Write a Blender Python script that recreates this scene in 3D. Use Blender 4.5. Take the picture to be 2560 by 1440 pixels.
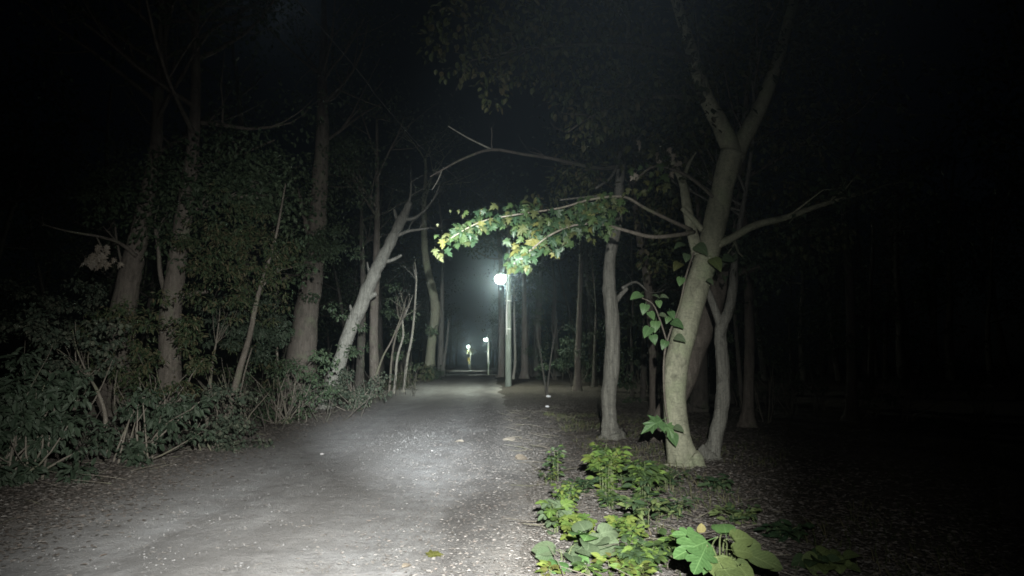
import bpy, math, random
from mathutils import Vector, Matrix, noise
R = math.radians
random.seed(11)
sc = bpy.context.scene
col = sc.collection
for o in list(bpy.data.objects): bpy.data.objects.remove(o)

# ------------------------------------------------------------------ camera
W, H, F = 2560, 1440, 1707.0
CAMZ, HORIZON = 1.40, 905.0
PITCH = math.atan((HORIZON - 720) / F)
CAM = Vector((0, 0, CAMZ))
cd = bpy.data.cameras.new('camera'); cam = bpy.data.objects.new('camera', cd); col.objects.link(cam)
cd.sensor_width = 36; cd.lens = 36 * F / W; cd.clip_start = .05; cd.clip_end = 1500
cam.location = CAM; cam.rotation_euler = (R(90) + PITCH, 0, 0)
sc.camera = cam
CP, SP = math.cos(PITCH), math.sin(PITCH)
def ray(px, py):
    u = (px - W / 2) / F; v = (H / 2 - py) / F
    return Vector((u, CP - v * SP, SP + v * CP))
def at(px, py, Y):
    d = ray(px, py); return CAM + d * (Y / d.y)
def aim(o, px, py):
    o.rotation_euler = ray(px, py).to_track_quat('-Z', 'Y').to_euler()

# ------------------------------------------------------------------ night sky, moon, torch, exposure
w = bpy.data.worlds.new('World'); sc.world = w; w.use_nodes = True
nt = w.node_tree; bg = nt.nodes['Background']
sky = nt.nodes.new('ShaderNodeTexSky'); sky.sky_type = 'NISHITA'; sky.sun_disc = False
sky.sun_elevation = R(28); sky.sun_rotation = R(200)
nt.links.new(sky.outputs[0], bg.inputs['Color']); bg.inputs['Strength'].default_value = 0.00018
ml = bpy.data.lights.new('moon', 'SUN'); ml.energy = .002; ml.angle = R(.5); ml.color = (.9, .95, 1)
moon = bpy.data.objects.new('moon', ml); col.objects.link(moon); moon.rotation_euler = (R(62), 0, R(200))
# the torch carried by the photographer: wide spill and the hot spot of its beam
def torch(name, power, half, blend, px, py, colr):
    l = bpy.data.lights.new(name, 'SPOT'); l.energy = power; l.spot_size = R(2 * half); l.spot_blend = blend
    l.color = colr; l.shadow_soft_size = .02
    o = bpy.data.objects.new(name, l); col.objects.link(o); o.location = (.2, -.05, 1.85); aim(o, px, py)
torch('torch_spill', 7400, 31.5, 1.0, 965, 1175, (1, .99, .95))
torch('torch_fringe', 330, 46, 1.0, 1040, 1150, (1, .99, .95))
torch('torch_beam', 42000, 13.5, 1.0, 1075, 962, (.94, .98, 1))
sc.view_settings.view_transform = 'Standard'; sc.view_settings.look = 'None'
sc.view_settings.exposure = 0; sc.view_settings.gamma = 1
cy = sc.cycles
cy.use_denoising = True
try: cy.denoiser = 'OPENIMAGEDENOISE'
except Exception: pass
cy.max_bounces = 4; cy.diffuse_bounces = 2; cy.glossy_bounces = 2; cy.transmission_bounces = 2
cy.volume_bounces = 0; cy.transparent_max_bounces = 4
cy.sample_clamp_indirect = 3.0; cy.caustics_reflective = False; cy.caustics_refractive = False
cy.use_light_tree = True
cy.pixel_filter_type = 'BLACKMAN_HARRIS'; cy.filter_width = 1.7

# ------------------------------------------------------------------ helpers
def tag(o, label=None, cat=None, group=None, kind=None):
    if label: o['label'] = label
    if cat: o['category'] = cat
    if group: o['group'] = group
    if kind: o['kind'] = kind
    return o
def empty(name, loc, label=None, cat=None, group=None):
    o = bpy.data.objects.new(name, None); col.objects.link(o); o.location = loc; o.empty_display_size = .2
    return tag(o, label, cat, group)
class MB:
    def __init__(s): s.v = []; s.f = []; s.m = []
    def add(s, vs, fs, mi=0):
        b = len(s.v); s.v.extend(vs); s.f.extend([tuple(i + b for i in f) for f in fs]); s.m.extend([mi] * len(fs))
    def mesh(s, name, mats, origin=Vector((0, 0, 0)), smooth=True):
        me = bpy.data.meshes.new(name)
        me.from_pydata([(v[0] - origin[0], v[1] - origin[1], v[2] - origin[2]) for v in s.v], [], s.f)
        for m in (mats if isinstance(mats, (list, tuple)) else [mats]): me.materials.append(m)
        me.polygons.foreach_set('material_index', s.m)
        if smooth: me.polygons.foreach_set('use_smooth', [True] * len(s.f))
        me.update(); return me
    def build(s, name, mats, parent=None, smooth=True):
        org = parent.location if parent and parent.parent is None else Vector((0, 0, 0))
        o = bpy.data.objects.new(name, s.mesh(name, mats, org, smooth)); col.objects.link(o)
        if parent: o.parent = parent
        return o
def link(name, me, parent=None, mw=None):
    o = bpy.data.objects.new(name, me); col.objects.link(o)
    if parent: o.parent = parent
    if mw is not None:
        o.matrix_basis = (Matrix.Translation(-parent.location) @ mw) if parent else mw
    return o
def spline(pts, n=4):
    """Catmull-Rom through (Vector, radius) pairs."""
    out = []; P = [pts[0]] + list(pts) + [pts[-1]]
    for i in range(1, len(P) - 2):
        for k in range(n):
            t = k / n; t2 = t * t; t3 = t2 * t
            a = -.5 * t3 + t2 - .5 * t; b = 1.5 * t3 - 2.5 * t2 + 1; c = -1.5 * t3 + 2 * t2 + .5 * t; d = .5 * t3 - .5 * t2
            p = P[i - 1][0] * a + P[i][0] * b + P[i + 1][0] * c + P[i + 2][0] * d
            out.append((p, P[i][1] * (1 - t) + P[i + 1][1] * t))
    out.append(pts[-1]); return out
def tube(mb, pts, sides=8, rough=.08, mi=0, seed=0., cap=True, root=None):
    """pts: list of (Vector, radius)."""
    rings = []; up = Vector((.31, .95, .07)); n = len(pts); vs = []; fs = []
    for i, (p, r) in enumerate(pts):
        t = (pts[min(i + 1, n - 1)][0] - pts[max(i - 1, 0)][0])
        if t.length < 1e-6: t = Vector((0, 0, 1))
        t.normalize(); x = up.cross(t)
        if x.length < 1e-3: x = Vector((1, 0, 0)).cross(t)
        x.normalize(); y = t.cross(x); up = y.cross(x) * -1 if False else up
        for k in range(sides):
            a = 2 * math.pi * k / sides
            d = x * math.cos(a) + y * math.sin(a)
            rr = r * (1 + rough * 2.2 * noise.noise((p + d * r * 1.3) * (1.1 / max(r, .03) * .35) + Vector((seed, 0, 0)))) if rough else r
            if root is not None:
                fl = max(0, 1 - (p.z - root) / (r * 3.2)) if p.z > root else 1
                rr *= 1 + .55 * fl * fl * max(0, math.cos(a * 5 + seed + .8 * math.sin(a * 2 + seed))) 
            vs.append(p + d * rr)
    for i in range(n - 1):
        for k in range(sides):
            a = i * sides + k; b = i * sides + (k + 1) % sides
            fs.append((a, b, b + sides, a + sides))
    if cap:
        fs.append(tuple(reversed(range(sides)))); fs.append(tuple(range((n - 1) * sides, n * sides)))
    mb.add(vs, fs, mi)

# ------------------------------------------------------------------ materials
def mat(name):
    m = bpy.data.materials.new(name); m.use_nodes = True
    return m, m.node_tree, m.node_tree.nodes['Principled BSDF']
def N(t, k, **kw):
    n = t.nodes.new(k)
    for a, b in kw.items(): setattr(n, a, b)
    return n
def ramp(t, fac, stops):
    r = N(t, 'ShaderNodeValToRGB'); e = r.color_ramp.elements
    while len(e) < len(stops): e.new(.5)
    for i, (p, c) in enumerate(stops): e[i].position = p; e[i].color = (*c, 1)
    t.links.new(fac, r.inputs[0]); return r.outputs[0]
def noise_tex(t, vec, scale, detail=5, rough=.6, dist=0):
    n = N(t, 'ShaderNodeTexNoise'); n.inputs['Scale'].default_value = scale; n.inputs['Detail'].default_value = detail
    n.inputs['Roughness'].default_value = rough; n.inputs['Distortion'].default_value = dist
    t.links.new(vec, n.inputs['Vector']); return n.outputs['Fac']
def mapping(t, vec, sc_):
    n = N(t, 'ShaderNodeMapping'); n.inputs['Scale'].default_value = sc_; t.links.new(vec, n.inputs[0]); return n.outputs[0]
def mix(t, fac, a, b, mode='MIX'):
    n = N(t, 'ShaderNodeMix', data_type='RGBA', blend_type=mode)
    if isinstance(fac, float): n.inputs[0].default_value = fac
    else: t.links.new(fac, n.inputs[0])
    for i, c in ((6, a), (7, b)):
        if isinstance(c, tuple): n.inputs[i].default_value = (*c, 1)
        else: t.links.new(c, n.inputs[i])
    return n.outputs[2]
def math_(t, op, a, b=None, c=None):
    n = N(t, 'ShaderNodeMath', operation=op)
    for i, v in enumerate((a, b, c)):
        if v is None: continue
        if isinstance(v, (int, float)): n.inputs[i].default_value = v
        else: t.links.new(v, n.inputs[i])
    return n.outputs[0]
def bump(t, b, h, strength, dist):
    n = N(t, 'ShaderNodeBump'); n.inputs['Strength'].default_value = strength; n.inputs['Distance'].default_value = dist
    t.links.new(h, n.inputs['Height']); t.links.new(n.outputs[0], b.inputs['Normal'])
def bark(name, c0, c1, moss, stretch=.22, scale=14, furrow=.6, dist=.03, mossy=.5):
    m, t, b = mat(name); g = N(t, 'ShaderNodeTexCoord').outputs['Object']
    v = mapping(t, g, (1, 1, stretch))
    n1 = noise_tex(t, v, scale, 6, .65, .5); n2 = noise_tex(t, g, 2.2, 4, .6); n3 = noise_tex(t, g, 38, 3, .6)
    c = ramp(t, n1, [(.3, c0), (.68, c1)])
    mm = ramp(t, n2, [(mossy, (0, 0, 0)), (mossy + .16, (1, 1, 1))])
    c = mix(t, mm, c, moss)
    n4 = noise_tex(t, mapping(t, g, (1, 1, .6)), 5.5, 5, .7, 1.2)
    c = mix(t, ramp(t, n4, [(.53, (0, 0, 0)), (.68, (.8,) * 3)]), c, tuple(x * .6 for x in c0))
    n5 = noise_tex(t, mapping(t, g, (6, 6, 40)), 1.6, 3, .55)
    c = mix(t, ramp(t, n5, [(.6, (0, 0, 0)), (.68, (.55,) * 3)]), c, tuple(x * .5 for x in c0))
    c = mix(t, ramp(t, n3, [(.35, (.35,) * 3), (.6, (0, 0, 0))]), c, tuple(x * .45 for x in c0))
    t.links.new(c, b.inputs['Base Color']); b.inputs['Roughness'].default_value = .9; b.inputs['Specular IOR Level'].default_value = .15
    h = math_(t, 'ADD', math_(t, 'MULTIPLY', n1, furrow), math_(t, 'MULTIPLY', n3, .25))
    bump(t, b, h, .8, dist); return m
B_PALE = bark('bark_pale_green', (.195, .2, .145), (.34, .345, .25), (.27, .305, .195), stretch=.5, scale=9, furrow=.35, dist=.022, mossy=.5)
B_GREY = bark('bark_grey_furrowed', (.1, .1, .086), (.255, .254, .22), (.19, .2, .145), stretch=.07, scale=26, furrow=1.0, dist=.03, mossy=.62)
B_BROWN = bark('bark_brown', (.085, .075, .062), (.18, .16, .135), (.15, .16, .11), stretch=.15, scale=16, furrow=.8, dist=.025, mossy=.55)
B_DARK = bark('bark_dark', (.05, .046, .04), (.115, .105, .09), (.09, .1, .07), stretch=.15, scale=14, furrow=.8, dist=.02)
B_TWIG = bark('bark_twig', (.11, .1, .08), (.2, .18, .15), (.15, .16, .1), stretch=.4, scale=30, furrow=.4, dist=.004)
B_LIGHT = bark('bark_sapling_light', (.2, .19, .16), (.36, .35, .3), (.27, .28, .2), stretch=.3, scale=24, furrow=.4, dist=.005)
def leafmat(name, cols, rough=.5, obj=False, spec=.3, trans=.15):
    m, t, b = mat(name)
    rnd = N(t, 'ShaderNodeObjectInfo').outputs['Random'] if obj else N(t, 'ShaderNodeNewGeometry').outputs['Random Per Island']
    k = len(cols) - 1
    c = ramp(t, rnd, [(i / k if k else 0, cc) for i, cc in enumerate(cols)])
    g = N(t, 'ShaderNodeTexCoord').outputs['Object']
    c = mix(t, ramp(t, noise_tex(t, g, 9 if obj else 18, 3, .6), [(.4, (0, 0, 0)), (.7, (.5,) * 3)]), c, tuple(x * .55 for x in cols[0]))
    if obj:      # mid-rib and side veins
        sp = N(t, 'ShaderNodeSeparateXYZ'); t.links.new(g, sp.inputs[0]); ax = math_(t, 'ABSOLUTE', sp.outputs[0])
        rib = math_(t, 'LESS_THAN', ax, .016)
        vv = math_(t, 'ABSOLUTE', math_(t, 'SUBTRACT', math_(t, 'FRACT', math_(t, 'MULTIPLY', math_(t, 'SUBTRACT', sp.outputs[1], math_(t, 'MULTIPLY', ax, .8)), 7.0)), .5))
        ve = math_(t, 'MULTIPLY', math_(t, 'GREATER_THAN', vv, .44), .35)
        c = mix(t, math_(t, 'MAXIMUM', math_(t, 'MULTIPLY', rib, .55), ve), c, tuple(min(1, x * 1.5 + .03) for x in cols[-1]))
    t.links.new(c, b.inputs['Base Color']); b.inputs['Roughness'].default_value = rough; b.inputs['Specular IOR Level'].default_value = spec
    if trans:
        out = t.nodes['Material Output']; tr = N(t, 'ShaderNodeBsdfTranslucent'); t.links.new(c, tr.inputs[0])
        mx = N(t, 'ShaderNodeMixShader'); mx.inputs[0].default_value = trans
        t.links.new(b.outputs[0], mx.inputs[1]); t.links.new(tr.outputs[0], mx.inputs[2]); t.links.new(mx.outputs[0], out.inputs[0])
    return m
L_EVER = leafmat('leaf_evergreen', [(.02, .032, .02), (.035, .052, .032), (.055, .07, .05)], .6, spec=.15, trans=0)
L_EVER2 = leafmat('leaf_grey_green', [(.03, .042, .03), (.05, .066, .045), (.085, .09, .065)], .75, spec=.1, trans=0)
L_EVER3 = leafmat('leaf_mixed_dull', [(.018, .034, .016), (.04, .055, .024), (.075, .062, .035)], .6, spec=.15, trans=0)
L_CROWN = leafmat('leaf_crown', [(.03, .05, .028), (.06, .085, .045)], .55, spec=.2, trans=.1)
L_MAPCROWN = leafmat('leaf_maple_crown', [(.028, .042, .018), (.05, .06, .022), (.06, .05, .025)], .55, spec=.2, trans=.1)
L_SPRAY = leafmat('leaf_maple_small', [(.016, .036, .018), (.026, .055, .022), (.038, .066, .024), (.055, .068, .025)], .5)
L_GREEN = leafmat('leaf_maple_green', [(.03, .06, .02), (.055, .085, .026)], .5, obj=True)
L_DEEP = leafmat('leaf_maple_deep_green', [(.018, .042, .021), (.032, .062, .027)], .45, obj=True)
L_YEL = leafmat('leaf_maple_yellow', [(.075, .08, .02), (.115, .115, .03)], .55, obj=True)
L_PALEY = leafmat('leaf_pale_yellow', [(.36, .33, .14), (.4, .36, .15)], .6, obj=True)
L_OLIVE = leafmat('leaf_maple_olive', [(.045, .06, .019), (.065, .072, .023)], .55, obj=True)
L_DRY = leafmat('leaf_withered', [(.2, .17, .13), (.33, .3, .25)], .8, obj=True, spec=.1)
L_HEART = leafmat('leaf_vine_green', [(.075, .15, .06), (.11, .2, .075)], .5, obj=True)
L_VINEDARK = leafmat('leaf_vine_dark', [(.05, .085, .045), (.08, .12, .06)], .5, obj=True)
L_WEED = leafmat('leaf_weed_bright', [(.06, .115, .028), (.13, .2, .045)], .5, obj=True)
L_WEED2 = leafmat('leaf_weed_pale', [(.075, .115, .06), (.13, .175, .1)], .55, obj=True)
L_WEEDY = leafmat('leaf_weed_yellow_green', [(.09, .14, .03), (.16, .2, .045)], .55, obj=True)
L_WEEDD = leafmat('leaf_weed_deep', [(.035, .065, .03), (.055, .09, .04)], .5, obj=True)
L_KUDZU = leafmat('leaf_kudzu_green', [(.07, .15, .05), (.1, .19, .06)], .5, obj=True)
L_KUDZUO = leafmat('leaf_kudzu_olive', [(.1, .14, .055), (.14, .185, .065)], .5, obj=True)
L_STEM, _t, _b = mat('weed_stem'); _b.inputs['Base Color'].default_value = (.13, .16, .07, 1); _b.inputs['Roughness'].default_value = .6
L_LITTER = leafmat('leaf_litter_dry', [(.115, .104, .092), (.145, .132, .118), (.175, .16, .144), (.22, .206, .188), (.145, .118, .098), (.18, .167, .15)], .85, spec=.1, trans=0)
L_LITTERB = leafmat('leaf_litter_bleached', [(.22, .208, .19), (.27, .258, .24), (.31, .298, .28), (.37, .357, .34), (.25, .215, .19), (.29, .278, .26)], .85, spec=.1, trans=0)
L_LITTERP = leafmat('leaf_litter_path', [(.15, .14, .125), (.2, .19, .172), (.24, .226, .207), (.29, .275, .252)], .85, spec=.1, trans=0)
L_PEB = leafmat('pebble_stone', [(.17, .17, .168), (.23, .23, .226), (.31, .31, .308)], .85, spec=.2, trans=0)
L_GRASS = leafmat('grass_blades', [(.05, .08, .03), (.1, .12, .05), (.19, .17, .1)], .7, spec=.1, trans=0)

# ground and track
def ground_mat():
    m, t, b = mat('forest_floor'); g = N(t, 'ShaderNodeTexCoord').outputs['Object']
    a = noise_tex(t, g, .55, 6, .62); c_ = noise_tex(t, g, 9, 5, .7); d = noise_tex(t, g, 42, 4, .7, .6)
    c = ramp(t, c_, [(.3, (.06, .053, .045)), (.55, (.11, .098, .083)), (.75, (.16, .145, .125))])
    c = mix(t, ramp(t, a, [(.48, (0, 0, 0)), (.66, (.7,) * 3)]), c, (.06, .058, .038))
    c = mix(t, ramp(t, d, [(.52, (0, 0, 0)), (.7, (.8,) * 3)]), c, (.15, .137, .12))
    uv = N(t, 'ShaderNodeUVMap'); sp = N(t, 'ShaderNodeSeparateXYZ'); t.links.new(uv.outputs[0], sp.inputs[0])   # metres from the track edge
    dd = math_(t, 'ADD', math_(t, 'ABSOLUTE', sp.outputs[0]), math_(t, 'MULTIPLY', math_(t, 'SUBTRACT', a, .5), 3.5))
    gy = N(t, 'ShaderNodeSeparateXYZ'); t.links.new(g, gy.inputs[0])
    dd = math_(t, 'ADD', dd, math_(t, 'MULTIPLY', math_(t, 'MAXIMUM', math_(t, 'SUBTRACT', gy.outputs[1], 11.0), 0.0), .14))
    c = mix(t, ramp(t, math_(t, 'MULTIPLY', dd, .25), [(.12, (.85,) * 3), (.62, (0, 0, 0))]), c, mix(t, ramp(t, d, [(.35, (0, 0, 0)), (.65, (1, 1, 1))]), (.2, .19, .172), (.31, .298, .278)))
    t.links.new(c, b.inputs['Base Color']); b.inputs['Roughness'].default_value = .95; b.inputs['Specular IOR Level'].default_value = .1
    bump(t, b, math_(t, 'ADD', c_, d), .9, .03); return m
def track_mat():
    m, t, b = mat('dirt_track'); g = N(t, 'ShaderNodeTexCoord').outputs['Object']
    uv = N(t, 'ShaderNodeUVMap'); s = N(t, 'ShaderNodeSeparateXYZ'); t.links.new(uv.outputs[0], s.inputs[0]); u = s.outputs[0]
    big = noise_tex(t, mapping(t, g, (1, .35, 1)), .9, 6, .6, .4); mid = noise_tex(t, g, 6, 5, .65); fine = noise_tex(t, g, 55, 4, .7)
    speck = noise_tex(t, g, 120, 2, .5)
    c = ramp(t, mid, [(.28, (.22, .216, .21)), (.55, (.31, .307, .3)), (.78, (.39, .387, .38))])
    c = mix(t, ramp(t, big, [(.4, (0, 0, 0)), (.62, (.75,) * 3)]), c, (.24, .237, .23))
    # two bare wheel tracks of pale crushed stone
    wob = math_(t, 'ADD', u, math_(t, 'MULTIPLY', math_(t, 'SUBTRACT', big, .5), .28))
    def band(c0, wd): return math_(t, 'SUBTRACT', 1.0, math_(t, 'MINIMUM', math_(t, 'MULTIPLY', math_(t, 'ABSOLUTE', math_(t, 'SUBTRACT', wob, c0)), 1 / wd), 1.0))
    bd = math_(t, 'ADD', band(.36, .16), band(.74, .13))
    bd = math_(t, 'MULTIPLY', bd, ramp(t, noise_tex(t, g, 1.7, 5, .7), [(.38, (0, 0, 0)), (.6, (1, 1, 1))]))
    c = mix(t, math_(t, 'MULTIPLY', bd, .5), c, (.46, .47, .48))
    c = mix(t, ramp(t, fine, [(.55, (0, 0, 0)), (.72, (.6,) * 3)]), c, (.46, .455, .445))
    c = mix(t, ramp(t, fine, [(.28, (.7,) * 3), (.42, (0, 0, 0))]), c, (.12, .116, .11))
    c = mix(t, math_(t, 'MULTIPLY', band(.9, .09), .75), c, (.14, .134, .127))
    c = mix(t, math_(t, 'MULTIPLY', band(.55, .1), .4), c, (.21, .205, .197))
    st = noise_tex(t, mapping(t, g, (2.2, .5, 1)), 1.3, 7, .72, .8)
    c = mix(t, ramp(t, st, [(.34, (.6,) * 3), (.5, (0, 0, 0))]), c, (.19, .186, .18))
    edge = math_(t, 'SUBTRACT', .5, u)
    c = mix(t, ramp(t, math_(t, 'ADD', edge, math_(t, 'MULTIPLY', math_(t, 'SUBTRACT', mid, .5), .3)), [(.3, (0, 0, 0)), (.54, (.9,) * 3)]), c, (.17, .15, .128))
    c = mix(t, ramp(t, math_(t, 'ADD', u, math_(t, 'MULTIPLY', math_(t, 'SUBTRACT', mid, .5), .2)), [(.93, (0, 0, 0)), (1.0, (.8,) * 3)]), c, (.3, .287, .268))
    t.links.new(c, b.inputs['Base Color']); b.inputs['Roughness'].default_value = .92; b.inputs['Specular IOR Level'].default_value = .12
    bump(t, b, math_(t, 'ADD', math_(t, 'MULTIPLY', mid, .8), math_(t, 'ADD', math_(t, 'MULTIPLY', fine, .5), math_(t, 'MULTIPLY', speck, .25))), .9, .03); return m
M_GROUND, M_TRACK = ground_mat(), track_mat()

# ------------------------------------------------------------------ terrain
def flat(px, py):
    d = ray(px, py); return CAM + d * (-CAMZ / d.z)
EL = [flat(*p) for p in [(30, 1285), (350, 1175), (640, 1086), (825, 1030), (1004, 968), (1076, 942)]]
ER = [flat(*p) for p in [(1330, 1440), (1335, 1300), (1325, 1180), (1300, 1100), (1266, 1030), (1252, 985), (1236, 955)]]
EL = [(-12, -4.6), (0, -4.7)] + [(p.y, p.x) for p in EL] + [(110, -9.6), (180, -13.8), (420, -29)]
ER = [(-12, 0.1), (0, .2)] + [(p.y, p.x) for p in ER] + [(110, -3.2), (180, -7.0), (420, -22)]
def lerp_tab(T, y):
    if y <= T[0][0]: return T[0][1]
    for (a, va), (b, vb) in zip(T, T[1:]):
        if y <= b: return va + (vb - va) * (y - a) / (b - a)
    return T[-1][1]
def edges(y): return lerp_tab(EL, y), lerp_tab(ER, y)
def sst(a, b, x):
    t = max(0, min(1, (x - a) / (b - a))); return t * t * (3 - 2 * t)
def height(x, y):
    l, r = edges(y); z = .38 * sst(22, 46, y) - .38 * sst(50, 78, y)      # the track climbs to a low crest
    n = .05 * noise.noise(Vector((x * .7, y * .7, 0))) + .02 * noise.noise(Vector((x * 2.6, y * 2.6, 3)))
    n /= 1 + (max(0, y - 6) / 12) ** 2
    off = max(l - x, x - r)
    z += n * (.35 + .65 * sst(-.2, 1.2, off))
    if x < l: z += .24 * sst(.6, 3.2, l - x)
    if x > r: z += .05 * sst(0, 1.0, x - r)
    u = (x - l) / (r - l)
    for c0 in (.36, .74): z -= .03 * max(0, 1 - abs(u - c0) / .14)
    return z
def gnd(px, py):
    p = flat(px, py)
    for _ in range(30):
        d = ray(px, py); p = p * .5 + .5 * (CAM + d * ((height(p.x, p.y) - CAMZ) / d.z))
    return p
def grid(fn, xs, ys, name, m, uvf=None, uvd=None):
    nx = len(xs); v = []; f = []
    for j, y in enumerate(ys):
        for i, x in enumerate(xs): v.append(fn(x, y))
    for j in range(len(ys) - 1):
        for i in range(nx - 1):
            a = j * nx + i; f.append((a, a + 1, a + nx + 1, a + nx))
    me = bpy.data.meshes.new(name); me.from_pydata(v, [], f); me.materials.append(m)
    me.polygons.foreach_set('use_smooth', [True] * len(f))
    if uvf:
        uv = me.uv_layers.new(name='UVMap'); dat = []
        for p in me.polygons:
            for vi in p.vertices: dat += uvd(xs[vi % nx], ys[vi // nx]) if uvd else [xs[vi % nx], ys[vi // nx]]
        uv.data.foreach_set('uv', dat)
    o = bpy.data.objects.new(name, me); col.objects.link(o); return o
ys = [-12 + i * 2 for i in range(7)]; y = 2.0
while y < 460: ys.append(y); y += max(.09, (y - 1) * .022)
xs = []
for i in range(-130, 131): t = i / 130; xs.append(-2 + 9 * t + 240 * t ** 7)
def gfn(x, y):
    l, r = edges(y); z = height(x, y)
    return (x, y, z - .05 * sst(.05, .35, min(x - l, r - x)))
def offs(x, y): l, r = edges(y); return [x - r, l - x]
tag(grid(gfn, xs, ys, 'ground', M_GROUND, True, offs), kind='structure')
us = [-.09 + 1.18 * i / 56 for i in range(57)]
def pfn(u, y):
    l, r = edges(y)
    l += .35 * noise.noise(Vector((3, y * .45, 0))); r += .45 * noise.noise(Vector((9, y * .45, 0))) + .28 * noise.noise(Vector((5, y * 1.7, 0)))
    x = l + (r - l) * u
    z = height(x, y) + .012 / (1 + (max(0, y - 5) / 8) ** 2) * noise.noise(Vector((x * 4, y * 4, 7))) + .004 - .12 * max(0, -u, u - 1) * 6
    return (x, y, z)
tag(grid(pfn, us, ys, 'dirt_track', M_TRACK, True), kind='structure')

# ------------------------------------------------------------------ leaf shapes (one unit long, base at origin, tip along +Y, face +Z)
def outline_leaf(name, pts, curl=.25, fold=.15, m=None):
    """pts: right-hand outline (x, y) from base to tip; mirrored; mid-rib vertices between."""
    mb = MB(); n = len(pts)
    def z(x, y): return -curl * (y - .3) ** 2 + fold * abs(x) - .12 * x * x
    mid = [(0, y, z(0, y)) for x, y in pts]; rt = [(x, y, z(x, y)) for x, y in pts]; lf = [(-x, y, z(x, y)) for x, y in pts]
    v = mid + rt + lf; f = []
    for i in range(n - 1):
        f.append((i, n + i, n + i + 1, i + 1)); f.append((i, i + 1, 2 * n + i + 1, 2 * n + i))
    # short stalk
    b = len(v); v += [(-.012, -.28, 0), (.012, -.28, 0), (.012, .02, 0), (-.012, .02, 0)]; f.append((b, b + 1, b + 2, b + 3))
    mb.add(v, f); return mb.mesh(name, m)
def fan_leaf(name, pts, curl=.25, m=None, hub=(0, .32)):
    full = pts + [(-x, y) for x, y in reversed(pts[1:-1])]
    def z(x, y): return -curl * (x * x * .7 + (y - .3) ** 2) + .07 * abs(x)
    v = [(hub[0], hub[1], z(*hub) - .02)] + [(x, y, z(x, y)) for x, y in full]; n = len(full)
    f = [(0, 1 + i, 1 + (i + 1) % n) for i in range(n)]
    b = len(v); v += [(-.012, -.3, 0), (.012, -.3, 0), (.012, .03, 0), (-.012, .03, 0)]; f.append((b, b + 1, b + 2, b + 3))
    mb = MB(); mb.add(v, f); return mb.mesh(name, m, smooth=False)
MAPLE = [(0, 0), (.16, -.05), (.42, -.06), (.3, .1), (.38, .18), (.62, .3), (.4, .36), (.24, .4), (.26, .58), (.34, .76), (.17, .74), (0, 1.08)]
HEART = [(.02, .03), (.2, -.08), (.38, -.02), (.46, .16), (.43, .36), (.32, .6), (.16, .82), (0, 1)]
OVATE = [(0, 0), (.16, .12), (.25, .32), (.24, .52), (.15, .76), (0, 1)]
LANCE = [(0, 0), (.09, .14), (.14, .36), (.12, .6), (.06, .84), (0, 1)]
LOBED = [(0, 0), (.22, -.02), (.46, .06), (.56, .22), (.44, .34), (.3, .36), (.44, .48), (.46, .64), (.34, .72), (.2, .66), (.22, .84), (.12, .98), (0, 1.04)]
ROUND = [(.02, .02), (.24, 0), (.44, .14), (.52, .36), (.46, .6), (.28, .82), (0, .98)]
_cache = {}
def leaf_mesh(shape, m, curl):
    k = (shape, m.name, curl)
    if k not in _cache:
        pts = globals()[shape]
        _cache[k] = (fan_leaf if shape in ('MAPLE', 'LOBED') else outline_leaf)(shape.lower() + '_leaf', pts, curl, m=m)
    return _cache[k]
def orient(pos, tip, nrm, size):
    y = tip.normalized(); x = y.cross(nrm)
    if x.length < 1e-3: x = y.cross(Vector((.3, .2, 1)))
    x.normalize(); z = x.cross(y)
    return Matrix.Translation(pos) @ Matrix((x, y, z)).transposed().to_4x4() @ Matrix.Scale(size, 4)
def rv(s=1.0): return Vector((random.uniform(-s, s), random.uniform(-s, s), random.uniform(-s, s)))
def put_leaf(parent, pos, tip, nrm, size, shape, m, curl=None):
    c = curl if curl is not None else random.choice((.2, .45, .7))
    return link('leaf', leaf_mesh(shape, m, c), parent, orient(pos, tip, nrm, size))

# simple joined leaves for crowns and shrubs: 4 or 2 triangles each
def add_leaf(mb, p, tip, nrm, size, wide=.28, fine=False, mi=0):
    y = tip.normalized(); x = y.cross(nrm)
    if x.length < 1e-3: return
    x.normalize(); z = x.cross(y)
    if fine:
        q = [p, p + (y * .3 + x * wide + z * .06) * size, p + (y * .7 + x * wide * .8 + z * .04) * size, p + (y - z * .12) * size,
             p + (y * .7 - x * wide * .8 + z * .04) * size, p + (y * .3 - x * wide + z * .06) * size]
        mb.add(q, [(0, 1, 2, 3), (0, 3, 4, 5)], mi)
    else:
        q = [p, p + (y * .5 + x * wide + z * .08) * size, p + y * size, p + (y * .5 - x * wide + z * .08) * size]
        mb.add(q, [(0, 1, 2), (0, 2, 3)], mi)
def clump(mb, c, rad, n, size, fine=False, wide=.28, droop=.4, mi=0):
    for _ in range(n):
        d = rv(); 
        while d.length > 1: d = rv()
        p = c + Vector((d.x * rad.x, d.y * rad.y, d.z * rad.z)) if isinstance(rad, Vector) else c + d * rad
        tip = (d * .7 + rv(.9)); tip.z -= droop
        nr = Vector((0, -.25, 1)) + rv(.7)
        add_leaf(mb, p, tip, nr, size * random.uniform(.65, 1.25), wide, fine, mi)
def crown_leaves(mb, tips, per, rad, size, fine=False, wide=.3):
    for p in tips: clump(mb, p, rad * random.uniform(.7, 1.3), per, size, fine, wide)
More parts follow.
